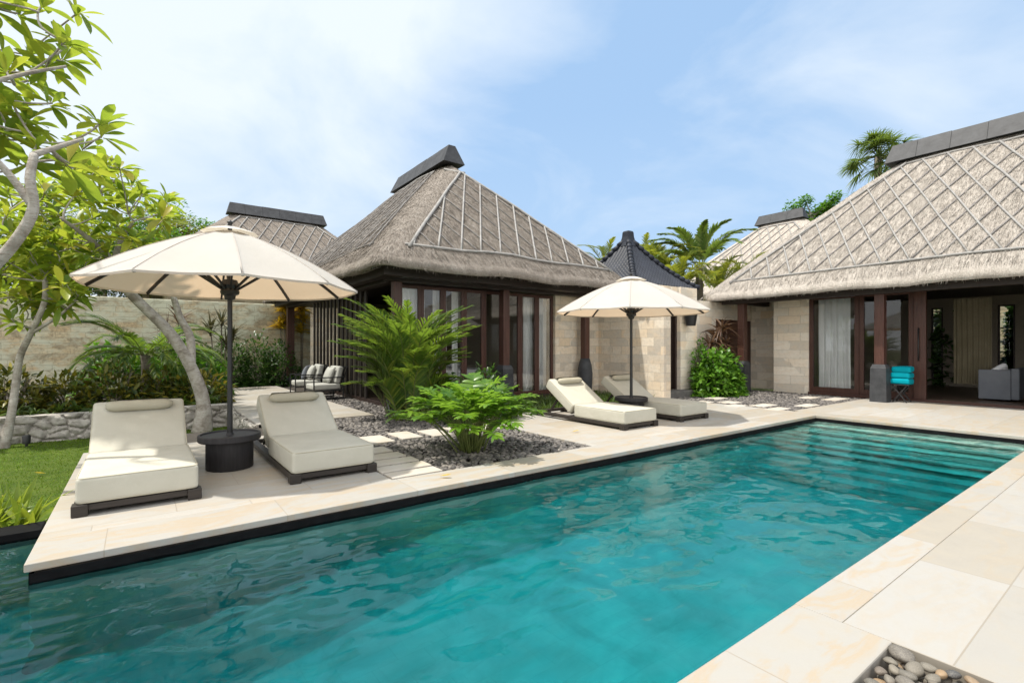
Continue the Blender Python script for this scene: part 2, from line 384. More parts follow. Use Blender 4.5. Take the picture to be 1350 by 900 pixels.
M['wall_old'] = m_ashlar('weathered_limestone', (0.50, 0.43, 0.29), (0.30, 0.26, 0.18), (0.48, 0.35, 0.20), 0.7, 0.17, 0.9, patch=(0.52, 0.53, 0.41))
M['rubble'] = m_noise('rubble_stone', (0.22, 0.20, 0.18), (0.44, 0.41, 0.37), 7, 0.85, 0.7, 0.02, 35, 0.2, c3=(0.52, 0.49, 0.45))
M['thatch'] = m_thatch('thatch', [(0.14, 0.118, 0.098), (0.325, 0.283, 0.243), (0.49, 0.443, 0.395), (0.24, 0.206, 0.174)])
M['thatch_sunlit'] = m_thatch('sunlit_thatch', [(0.27, 0.233, 0.197), (0.56, 0.505, 0.445), (0.73, 0.68, 0.615), (0.46, 0.41, 0.357)])  # paler copy of the thatch: brightness of the sun-facing slopes put into the colour
M['pole'] = m_noise('weathered_bamboo', (0.21, 0.203, 0.195), (0.34, 0.33, 0.315), 9, 0.7, 0.2, 0.003, 60, 0.2)
M['pole_dark'] = m_noise('dark_bamboo', (0.13, 0.12, 0.115), (0.22, 0.21, 0.20), 9, 0.7, 0.2, 0.003, 60, 0.2)
M['beam'] = m_wood('dark_beam', (0.012, 0.008, 0.006), (0.03, 0.019, 0.014), 0.5, 0)
M['wood'] = m_wood('red_brown_wood', (0.045, 0.018, 0.013), (0.095, 0.042, 0.030), 0.42, 2)
M['wood_dark'] = m_wood('dark_brown_wood', (0.018, 0.011, 0.009), (0.045, 0.027, 0.022), 0.45, 2)
M['frame_wood'] = m_wood('lounger_wood', (0.014, 0.011, 0.009), (0.036, 0.028, 0.023), 0.5, 0)
M['glass'] = m_glass('window_glass')
M['curtain'] = m_fabric('white_voile', (0.93, 0.93, 0.92), (0.91, 0.91, 0.90), 0.9, 0.25, (0.8, 0.8, 0.78))
M['drape'] = m_fabric('olive_drape', (0.12, 0.104, 0.066), (0.15, 0.13, 0.086), 0.9)
M['black_drape'] = m_wood('black_slat', (0.010, 0.008, 0.007), (0.035, 0.024, 0.019), 0.5, 2)
M['cushion'] = m_fabric('beige_cushion', (0.45, 0.435, 0.365), (0.50, 0.485, 0.415), 0.9)
M['bolster'] = m_fabric('tan_bolster', (0.39, 0.365, 0.285), (0.43, 0.405, 0.32), 0.9)
M['canopy'] = m_fabric('cream_canvas', (0.56, 0.545, 0.51), (0.59, 0.575, 0.545), 0.85, 0.36, (0.78, 0.56, 0.36))
M['vent'] = m_fabric('canvas_vent', (0.62, 0.60, 0.55), (0.66, 0.64, 0.60), 0.85, 0.3, (0.8, 0.7, 0.55))
M['metal'] = m_plain('black_metal', (0.012, 0.012, 0.013), 0.4, 0.5)
M['drum'] = m_wood('black_drum_wood', (0.010, 0.009, 0.010), (0.028, 0.026, 0.028), 0.55, 2)
M['towel'] = m_fabric('turquoise_towel', (0.0, 0.26, 0.33), (0.0, 0.32, 0.40), 0.95)
M['grey_fabric'] = m_fabric('grey_fabric', (0.13, 0.14, 0.16), (0.16, 0.17, 0.19), 0.9)
M['white_fabric'] = m_fabric('white_linen', (0.72, 0.72, 0.74), (0.78, 0.78, 0.80), 0.9)
M['chair_cushion'] = m_fabric('grey_cushion', (0.36, 0.36, 0.33), (0.42, 0.42, 0.385), 0.9)
M['interior'] = m_plain('interior_plaster', (0.22, 0.19, 0.15), 0.8, 0.2)
M['floor_in'] = m_wood('interior_floor', (0.06, 0.04, 0.03), (0.11, 0.075, 0.055), 0.35, 0)
M['tile'] = m_noise('black_roof_tile', (0.010, 0.012, 0.018), (0.026, 0.030, 0.042), 3, 0.5, 0.2, 0.004, 40, 0.3)
M['bark'] = m_bark('plumeria_bark')
M['palm_bark'] = m_noise('palm_bark', (0.12, 0.10, 0.08), (0.25, 0.22, 0.18), 9, 0.9, 0.6, 0.02, 20, 0.1, (1, 1, 5))
M['stem'] = m_noise('green_stem', (0.08, 0.11, 0.025), (0.15, 0.17, 0.05), 9, 0.5)
M['grass'] = m_leaf('lawn_blade', [(0.055, 0.125, 0.006), (0.095, 0.185, 0.009), (0.16, 0.25, 0.015)], 0.35, 0.5, (0.2, 0.3, 0.015), 0.2)
M['lawn'] = m_noise('lawn_soil', (0.045, 0.075, 0.012), (0.085, 0.115, 0.02), 2.5, 0.9, 0.5, 0.02, 60, 0.1)
M['ground'] = m_noise('ground_soil', (0.05, 0.07, 0.02), (0.10, 0.10, 0.04), 0.5, 0.9, 0.4, 0.05, 6, 0.1)
M['plumeria'] = m_leaf('plumeria_leaf', [(0.05, 0.12, 0.016), (0.10, 0.20, 0.02), (0.20, 0.28, 0.03), (0.34, 0.35, 0.035), (0.42, 0.33, 0.04)], 0.52, 0.35, (0.46, 0.58, 0.05))
M['areca'] = m_leaf('areca_leaf', [(0.025, 0.07, 0.012), (0.05, 0.12, 0.016), (0.11, 0.19, 0.025), (0.24, 0.27, 0.035)], 0.42, 0.4, (0.28, 0.42, 0.035))
M['philo'] = m_leaf('philodendron_leaf', [(0.055, 0.14, 0.016), (0.105, 0.22, 0.022), (0.20, 0.33, 0.035)], 0.45, 0.3, (0.33, 0.56, 0.045))
M['bush'] = m_leaf('bush_leaf', [(0.02, 0.05, 0.012), (0.035, 0.085, 0.016), (0.06, 0.12, 0.02)], 0.3, 0.35, (0.12, 0.28, 0.02))
M['bush_bright'] = m_leaf('bright_bush_leaf', [(0.05, 0.14, 0.015), (0.10, 0.24, 0.022), (0.18, 0.33, 0.035)], 0.35, 0.35, (0.15, 0.36, 0.02))
M['croton'] = m_leaf('croton_leaf', [(0.02, 0.045, 0.010), (0.045, 0.085, 0.014), (0.14, 0.15, 0.02), (0.32, 0.27, 0.03)], 0.25, 0.35, (0.30, 0.24, 0.02))
M['gold'] = m_leaf('golden_croton_leaf', [(0.22, 0.19, 0.012), (0.55, 0.40, 0.02), (0.75, 0.52, 0.03)], 0.35, 0.35, (0.7, 0.42, 0.03))
M['strap'] = m_leaf('strap_leaf', [(0.03, 0.06, 0.015), (0.06, 0.11, 0.02), (0.11, 0.16, 0.03)], 0.3, 0.35, (0.2, 0.32, 0.03))
M['strap_bright'] = m_leaf('bright_strap_leaf', [(0.08, 0.15, 0.015), (0.17, 0.26, 0.025), (0.36, 0.40, 0.05)], 0.42, 0.3, (0.42, 0.5, 0.04))
M['ti'] = m_leaf('ti_plant_leaf', [(0.035, 0.022, 0.014), (0.09, 0.05, 0.03), (0.17, 0.10, 0.055)], 0.25, 0.4, (0.2, 0.1, 0.04))
M['drac'] = m_leaf('dracaena_leaf', [(0.02, 0.03, 0.012), (0.06, 0.06, 0.025), (0.11, 0.095, 0.045)], 0.25, 0.4, (0.15, 0.13, 0.04))
M['fan'] = m_leaf('fan_palm_leaf', [(0.06, 0.12, 0.025), (0.13, 0.20, 0.04), (0.26, 0.30, 0.07)], 0.35, 0.4, (0.2, 0.3, 0.03))
M['hedge_y'] = m_leaf('yellow_palm_leaf', [(0.06, 0.11, 0.012), (0.14, 0.19, 0.02), (0.26, 0.26, 0.03)], 0.45, 0.4, (0.42, 0.44, 0.04))

def m_pebble(name, cols):
    g = G(name); r = g.island(); p = g.pos(); n = g.noise(p, 45, 4, 0.6)
    c = g.ramp(r, [(i / (len(cols) - 1), q) for i, q in enumerate(cols)])
    c = g.mix(g.math('MULTIPLY', n, 0.35), c, tuple(x*0.5 for x in cols[0]))
    return g.done(g.pr(c, 0.7, g.bump(n, 0.3, 0.003), 0.3))
M['pebble'] = m_pebble('grey_pebble', [(0.045, 0.042, 0.04), (0.10, 0.093, 0.088), (0.17, 0.155, 0.145), (0.25, 0.225, 0.20), (0.12, 0.11, 0.105)])
def m_river(name):
    g = G(name); r = g.objrand(); n = g.noise(g.obj(), 30, 5, 0.6); n2 = g.noise(g.obj(), 8, 3)
    c = g.ramp(r, [(0.0, (0.05, 0.053, 0.057)), (0.3, (0.12, 0.11, 0.09)), (0.6, (0.20, 0.175, 0.135)), (0.8, (0.085, 0.08, 0.078)), (1.0, (0.32, 0.21, 0.11))])
    c = g.mix(g.ramp(n2, [(0.4, 0.0), (0.7, 0.5)]), c, (0.30, 0.27, 0.22)); c = g.mix(g.math('MULTIPLY', n, 0.35), c, (0.05, 0.045, 0.04))
    return g.done(g.pr(c, 0.55, g.bump(n, 0.25, 0.003), 0.4))
M['river'] = m_river('river_pebble')

def m_pooltile():
    g = G('green_pool_stone'); p = g.pos()
    sp = g.n('SeparateXYZ'); g.set(sp.inputs[0], p)
    c = g.n('CombineXYZ'); g.set(c.inputs[0], sp.outputs[0]); g.set(c.inputs[1], g.math('ADD', sp.outputs[1], sp.outputs[2]))
    bc, bf = brick(g, c.outputs[0], 0.4, 0.2, 0.003, 0.5)
    n1 = g.noise(p, 1.3, 5, 0.6, 0.8); n2 = g.noise(p, 7, 5, 0.6)
    col = g.ramp(n1, [(0.33, (0.16, 0.29, 0.25)), (0.5, (0.40, 0.56, 0.50)), (0.68, (0.64, 0.74, 0.63))])
    col = g.mix(0.22, col, g.ramp(bc, [(0, (0.22, 0.38, 0.32)), (1, (0.55, 0.66, 0.52))])); col = g.mix(g.math('MULTIPLY', n2, 0.35), col, (0.25, 0.36, 0.24))
    col = g.mix(g.math('MULTIPLY', bf, 0.25), col, (0.15, 0.25, 0.2))
    return g.done(g.pr(col, 0.5, None, 0.3))
M['pooltile'] = m_pooltile(); M['nosing'] = m_noise('dark_green_nosing', (0.03, 0.06, 0.045), (0.06, 0.10, 0.075), 8, 0.5)
def m_water():
    g = G('pool_water')
    rf = g.n('BsdfRefraction'); rf.inputs['IOR'].default_value = 1.33; rf.inputs['Roughness'].default_value = 0.0
    tr = g.n('BsdfTransparent'); gl = g.n('BsdfGlossy'); gl.inputs['Roughness'].default_value = 0.0
    m1 = g.n('MixShader'); m1.inputs[0].default_value = 0.6; g.set(m1.inputs[1], rf.outputs[0]); g.set(m1.inputs[2], tr.outputs[0])
    fr = g.n('Fresnel'); fr.inputs[0].default_value = 1.31
    m2 = g.n('MixShader'); g.set(m2.inputs[0], fr.outputs[0]); g.set(m2.inputs[1], m1.outputs[0]); g.set(m2.inputs[2], gl.outputs[0])
    va = g.n('VolumeAbsorption'); va.inputs['Color'].default_value = WATER_COL; va.inputs['Density'].default_value = WATER_DEN
    g.t.links.new(va.outputs[0], g.out.inputs['Volume'])
    return g.done(m2.outputs[0])
WATER_COL, WATER_DEN = (0.0, 0.75, 0.81, 1), 1.95
M['water'] = m_water()

# ------------------------------------------------------------------ ground, pool, decks
P0, P1 = 1.26, 4.43            # pool between the near and the far coping
PX1 = 10.96; DX0 = -0.6
WL = -0.115; PF = -0.74
mb = MB(); mb.add([(-400, -400, -2.2), (400, -400, -2.2), (400, 400, -2.2), (-400, 400, -2.2)], [(0, 1, 2, 3)])
# terrain shelf behind everything, the pool pit cut out of it
g_ = MB()
for x0, x1, y0, y1 in ((-60, -6, -20, 60), (-6, 60, 20.5, 60), (11.3, 60, -20, 20.5), (-6, 11.3, -20, -2.4)):
    g_.add([(x0, y0, -0.45), (x1, y0, -0.45), (x1, y1, -0.45), (x0, y1, -0.45)], [(0, 1, 2, 3)])
struct(mb.build('ground', M['ground'])); struct(g_.build('garden_terrain', M['ground']))

# pool basin: walls, floor and the flight of steps at the far end
b = MB()
SX = -6.0
def quad(b, *pts): b.add(pts, [tuple(range(len(pts)))])
PD = -1.4  # left end of floor sunk deeper: its darkness stands in for tree shade
quad(b, (SX, P0, PD), (-0.8, P0, PD), (-0.8, 5.42, PD), (SX, 5.42, PD)); quad(b, (-0.8, P0, PD), (2.6, P0, PF - 0.12), (2.6, 5.42, PF - 0.12), (-0.8, 5.42, PD)); quad(b, (2.6, P0, PF - 0.12), (10.94, P0, PF), (10.94, 5.42, PF), (2.6, 5.42, PF - 0.12))
quad(b, (-0.57, P1-0.02, PD), (10.94, P1-0.02, PD), (10.94, P1-0.02, -0.117), (-0.57, P1-0.02, -0.117))
quad(b, (-0.57, 5.42, PD), (-0.57, P1-0.02, PD), (-0.57, P1-0.02, -0.117), (-0.57, 5.42, -0.117))
quad(b, (SX, 5.42, PD), (-0.57, 5.42, PD), (-0.57, 5.42, -0.117), (SX, 5.42, -0.117))
quad(b, (10.94, P0, -0.117), (SX, P0, -0.117), (SX, P0, PD), (10.94, P0, PD))
quad(b, (10.94, P0, PD), (10.94, P0, -0.117), (10.94, P1, -0.117), (10.94, P1, PD))
quad(b, (SX, P0, -0.117), (SX, 5.42, -0.117), (SX, 5.42, PD), (SX, P0, PD))
NS = 8; nz_ = MB()
for i in range(NS):
    z = -0.115 - 0.05 - i * 0.066; x0 = 10.94 - (i + 1) * 0.33
    b.box(x0, 10.945, P0 + 0.001, P1 - 0.022, PF - 0.01, z)
    nz_.box(x0 - 0.004, x0 + 0.045, P0 + 0.002, P1 - 0.023, z - 0.05, z + 0.003)
basin = struct(b.build('pool_basin', M['pooltile'])); struct(nz_.build('pool_step_edges', M['nosing']))
k = MB()   # black tile band between the water and the coping
bt, bb = -0.057, -0.30
for a, c in (((-0.57, P1-0.024), (10.94, P1-0.024)), ((-0.574, 5.42), (-0.574, P1-0.024)), ((10.936, P1-0.02), (10.936, P0)), ((SX, 5.416), (-0.57, 5.416)), ((10.94, P0+0.004), (SX, P0+0.004))):
    quad(k, (a[0], a[1], -0.16), (c[0], c[1], -0.16), (c[0], c[1], bt), (a[0], a[1], bt))
k.rbox(-6, -0.64, 5.43, 5.75, -0.6, -0.075, 0.01)
struct(k.build('pool_waterline_band', M['black']))

# water: one closed body with a rippled surface
def ripple(x, y):
    v = 0
    v += 0.0105 * noise.noise((x*0.85 + 3, y*1.5, 0.3))
    v += 0.0115 * noise.noise((x*2.1 - y*0.8, y*3.2 + x*0.5, 4.0))
    v += 0.0060 * noise.noise((x*4.6 + 0.8*y, y*8.0, 9.0)) + 0.0022 * noise.noise((x*11, y*15, 2.0))
    v += 0.0010 * noise.noise((x*17 + y*3, y*24 - x*2, 6.0))
    near = max(0.0, 1 - math.hypot((x - 0.7) / 2.6, (y - 3.5) / 1.6))
    v += near * (0.0105 * noise.noise((x*6.0 + y*2, y*9.0 - x, 2.0)) + 0.0048 * noise.noise((x*12 - y*3, y*17.0, 5.0)))
    return v
def water():
    xs = np.concatenate([np.arange(-6.02, -1.2, 0.12), np.arange(-1.2, 10.95, 0.03), [10.96]])
    ys = np.concatenate([np.arange(1.24, 4.42, 0.03), [4.425], np.arange(4.47, 5.43, 0.05), [5.44]])
    jm = int(np.where(ys == 4.425)[0][0]); im = int(np.argmin(np.abs(xs + 0.57)))
    nx, ny = len(xs), len(ys); V = np.zeros((nx*ny*2, 3)); used = np.zeros((nx-1, ny-1), bool)
    for i in range(nx - 1):
        for j in range(ny - 1): used[i, j] = j < jm or i < im
    idx = lambda i, j, l: (i*ny + j) + l*nx*ny
    for i in range(nx):
        for j in range(ny):
            V[idx(i, j, 0)] = (xs[i], ys[j], WL + ripple(xs[i], ys[j])); V[idx(i, j, 1)] = (xs[i], ys[j], PD - 0.05)
    F = []
    for i in range(nx - 1):
        for j in range(ny - 1):
            if not used[i, j]: continue
            F.append((idx(i,j,0), idx(i+1,j,0), idx(i+1,j+1,0), idx(i,j+1,0)))
            F.append((idx(i,j,1), idx(i,j+1,1), idx(i+1,j+1,1), idx(i+1,j,1)))
            for di, dj, a, c in ((-1,0,(i,j+1),(i,j)), (1,0,(i+1,j),(i+1,j+1)), (0,-1,(i,j),(i+1,j)), (0,1,(i+1,j+1),(i,j+1))):
                ii, jj = i+di, j+dj
                if not (0 <= ii < nx-1 and 0 <= jj < ny-1 and used[ii, jj]):
                    F.append((idx(*c,0), idx(*a,0), idx(*a,1), idx(*c,1)))
    F = np.array(F); ids = np.unique(F); mp = -np.ones(len(V), int); mp[ids] = np.arange(len(ids))
    m_ = MB(); m_.add(V[ids], mp[F])
    o = struct(m_.build('pool_water', M['water'], None, True)); o.data.set_sharp_from_angle(angle=rad(40)); return o
wat = water()

# decks (a slab each, flush joints are in the paving material)
d = MB(); d.rbox(-0.6, 2.12, 4.95, 8.6, -0.35, -0.001, 0.006); struct(d.build('lounger_deck', M['deck']))
d = MB()
d.rbox(-0.6, 10.96, P1, 4.949, -0.055, 0.0, 0.006)
d.rbox(10.962, 11.46, P0 - 0.43, 4.949, -0.055, 0.0, 0.006)
struct(d.build('pool_coping', M['coping']))
d = MB(); d.box(-0.55, 11.3, P1 + 0.02, 4.94, -1.3, -0.056); d.box(10.98, 11.4, 0.9, 4.94, -1.3, -0.056); d.box(-0.55, 0.0, 4.6, 8.55, -1.3, -0.352); struct(d.build('deck_foundation', M['soil']))
d = MB(); d.rbox(5.1, 11.3, 4.951, 8.25, -0.3, -0.001, 0.006); d.rbox(11.462, 15.78, -8, 5.05, -0.3, -0.002, 0.006); struct(d.build('far_deck', M['deck']))
d = MB(); d.rbox(1.7, 3.85, 9.9, 19.2, -0.5, -0.003, 0.006); struct(d.build('patio', M['patio']))
d = MB()
d.rbox(2.8605, 10.96, -3.0, 1.0315, -0.25, -0.001, 0.003, 1); d.rbox(10.962, 11.46, -3.0, P0 - 0.432, -0.25, -0.001, 0.005)
struct(d.build('near_deck', M['slab']))
d = MB(); d.rbox(2.8605, 10.96, 1.032, P0, -0.055, 0.0, 0.003)
d.rbox(1.62, 2.86, 0.82, P0, -0.25, 0.001, 0.008); d.rbox(-6, 1.619, 0.82, P0, -0.25, 0.0, 0.008)
struct(d.build('near_coping', M['coping']))
d = MB(); d.box(-6, 2.85, -3, 0.9, -0.9, -0.13); d.box(-6, 11, 0.5, P0-0.02, -1.3, -0.252); d.box(2.1, 5.12, 4.9, 9.95, -0.5, -0.07); d.box(3.8, 5.0, 9.9, 19.5, -0.5, -0.06)
d.box(5.1, 11.3, 8.2, 10.6, -0.5, -0.05); d.box(11.2, 16.2, 5.0, 8.95, -0.5, -0.06); d.box(-8.2, 1.68, 13.1, 20.6, -0.6, 0.03); d.box(1.681, 5.0, 19.21, 20.6, -0.6, -0.02); d.box(0.0, 2.2, 8.5, 10.0, -0.5, -0.07)
struct(d.build('planting_soil', M['soil']))

# lawn, a little lower than the deck
def lawn_h(x, y): return -0.40 + 0.025 * noise.noise((x*0.7, y*0.7, 0)) + 0.10 * max(0, min(1, (7.4 - y) / 1.6))
mb = MB(); xs = np.linspace(-12, 1.72, 70); ys = np.linspace(5.74, 12.9, 40)
V = [(x, y, lawn_h(x, y)) for x in xs for y in ys]; F = [(i*40+j, (i+1)*40+j, (i+1)*40+j+1, i*40+j+1) for i in range(69) for j in range(39)]
lawn = struct(mb.add(V, F).build('lawn', M['lawn'], None, True))
N = 52000; x = rs.uniform(-4.6, 1.65, N); y = 5.75 + (12.85 - 5.75) * rs.uniform(0, 1, N)
keep = ~((x > -0.62) & (y < 8.62)); x, y = x[keep], y[keep]; N = len(x)
z = np.array([lawn_h(a, c) for a, c in zip(x, y)])
V, F = leafset(np.stack([x, y, z - 0.005], 1), rdirs(N, 0.45, 1), rs.uniform(0.03, 0.065, N), rs.uniform(0.006, 0.011, N), 0.25, 0.2, 2)
tag(MB().many(V, F).build('lawn_grass', M['grass']), 'short mown green grass of the lawn beside the lounger deck', 'grass', kind='stuff')

# pebbles
ico = bmesh.new(); bmesh.ops.create_icosphere(ico, subdivisions=1, radius=1.0)
icoV = np.array([v.co[:] for v in ico.verts]); icoF = np.array([[v.index for v in f.verts] for f in ico.faces]); ico.free()
def pebbles(name, label, boxes, size, dens, zb, ex=None):
    m_ = MB()
    for x0, x1, y0, y1 in boxes:
        N = int((x1-x0)*(y1-y0)*dens); x = rs.uniform(x0, x1, N); y = rs.uniform(y0, y1, N)
        if ex:
            kp = np.ones(N, bool)
            for a, c, e, f in ex: kp &= ~((x > a) & (x < c) & (y > e) & (y < f))
            x, y = x[kp], y[kp]; N = len(x)
        sz = size * rs.uniform(0.6, 1.25, N)
        sc = np.stack([sz*rs.uniform(0.9, 1.5, N), sz*rs.uniform(0.75, 1.0, N), sz*rs.uniform(0.45, 0.7, N)], 1)
        V = icoV[None] * (1 + rs.uniform(-0.13, 0.13, (N, len(icoV), 1))) * sc[:, None]
        a = rs.uniform(0, 6.3, N); ca, sa = np.cos(a)[:, None], np.sin(a)[:, None]
        tl = rs.normal(0, 0.3, N)[:, None]
        X = V[..., 0]*ca - V[..., 1]*sa; Y = V[..., 0]*sa + V[..., 1]*ca; Zz = V[..., 2] + X*tl*0.5
        m_.many(np.stack([X + x[:, None], Y + y[:, None], Zz + (zb + rs.uniform(0, 0.035, N))[:, None]], -1), icoF)
    return tag(m_.build(name, M['pebble'], None, True), label, 'pebbles', kind='stuff')
stones = []
for (x0, x1, y0, y1) in ((2.14, 2.74, 4.99, 5.22), (2.14, 2.76, 5.29, 5.54), (2.14, 2.76, 5.62, 5.86), (2.14, 2.74, 5.95, 6.22), (2.14, 2.72, 6.32, 6.66), (2.14, 2.6, 6.76, 7.1),
                         (2.68, 3.03, 6.95, 7.55), (3.17, 3.52, 7.02, 7.62), (3.66, 4.0, 6.95, 7.55), (4.14, 4.5, 7.0, 7.6), (4.62, 4.98, 6.95, 7.55)):
    stones.append((x0, x1, y0, y1))
pebbles('dark_pebbles', 'dark grey pebbles filling the planting bed beside the pool and the palm', [(2.13, 5.1, 4.96, 9.9)], 0.036, 620, -0.055, stones)
pebbles('patio_pebbles', 'dark grey pebble strip between the patio and the central villa', [(3.86, 4.6, 9.9, 15.5)], 0.036, 420, -0.05)
far_st = [(11.0, 11.55, 7.0, 7.35), (11.55, 12.05, 6.55, 6.95), (11.0, 11.5, 6.1, 6.45), (11.5, 12.2, 5.75, 6.1), (11.1, 11.75, 5.25, 5.55), (14.3, 14.9, 5.9, 6.25), (14.3, 15.2, 5.3, 5.65), (12.3, 13.0, 5.15, 5.45), (12.2, 12.7, 7.3, 7.7)]
pebbles('grey_gravel', 'grey gravel between the gate wall and the right-hand villa', [(11.3, 15.75, 5.06, 8.85)], 0.034, 520, -0.045, far_st)
lab = ['pale grey stepping stone nearest the pool coping in the pebble bed', 'cream stepping stone second from the pool in the pebble bed', 'pinkish stepping stone third from the pool in the pebble bed', 'beige stepping stone fourth from the pool in the pebble bed',
       'cream stepping stone fifth from the pool beside the lounger', 'cream stepping stone farthest from the pool beside the lounger', 'stepping stone turned lengthways where the pebble path bends right', 'second lengthways stepping stone after the bend in the pebble path',
       'third lengthways stepping stone behind the cut-leaf philodendron', 'fourth lengthways stepping stone behind the cut-leaf philodendron', 'last lengthways stepping stone next to the far deck']
for (x0, x1, y0, y1), l in zip(stones, lab):
    tag(MB().rbox(x0, x1, y0, y1, -0.05, 0.004, 0.008, 2).build('stepping_stone', M['step']), l, 'stepping stone', 'stepping stones through the pebble bed')
lab = ['small stepping stone at the gravel edge nearest the gate step', 'second stepping stone in the gravel near the gate', 'third stepping stone along the gravel edge of the far deck', 'fourth stepping stone along the gravel edge of the far deck', 'stepping stone at the gravel edge nearest the pool corner',
       'cream stone in the gravel by the curtained window', 'long cream stone in the gravel before the dark pedestal', 'stepping stone in the gravel closest to the pool steps', 'stepping stone in the gravel before the leafy bush']
for (x0, x1, y0, y1), l in zip(far_st, lab):
    tag(MB().rbox(x0, x1, y0, y1, -0.05, 0.003, 0.008, 2).build('stepping_stone', M['step']), l, 'stepping stone', 'stepping stones in the far gravel')
# river pebbles in the near corner bed: each a thing
ico = bmesh.new(); bmesh.ops.create_icosphere(ico, subdivisions=3, radius=1.0)
protos = []
for i in range(5):
    m_ = MB(); V = np.array([v.co[:] for v in ico.verts]); off = rs.uniform(0, 50, 3)
    V *= np.array([1 + 0.22*noise.noise(tuple(v*0.9 + off)) for v in V])[:, None]
    V *= np.array([1.25, 0.95, 0.62]); F = [[v.index for v in f.verts] for f in ico.faces]
    m_.add(V, F); protos.append(m_)
ico.free()
proto_obj = []
pts = []
tries = 0
for layer, zz in ((0, -0.09), (1, -0.05)):
    n_t = 0
    while n_t < 6000:
        n_t += 1
        x = rs.uniform(1.95, 2.83); y = rs.uniform(0.25, 0.80); r = rs.uniform(0.022, 0.044)
        if x + r > 2.845 or y + r > 0.81: continue
        if all((x-a)**2 + (y-c)**2 > ((r + e) * (0.93 if l == layer else 0.5))**2 for a, c, e, l in pts):
            pts.append((x, y, r, layer))
for i, (x, y, r, l) in enumerate(pts):
    if i < 5:
        o = protos[i].build('river_pebble', M['river'], None, True); proto_obj.append(o)
    else:
        o = proto_obj[i % 5].copy(); COL.objects.link(o)
    o.location = (x, y, (-0.066, -0.024)[l] + r*0.25); o.scale = (r, r, r); o.rotation_euler = (rs.normal(0, 0.2), rs.normal(0, 0.2), rs.uniform(0, 6.3))
    tag(o, 'smooth rounded river pebble lying in the sunken corner bed by the near coping', 'pebble', 'river pebbles in the near corner bed')

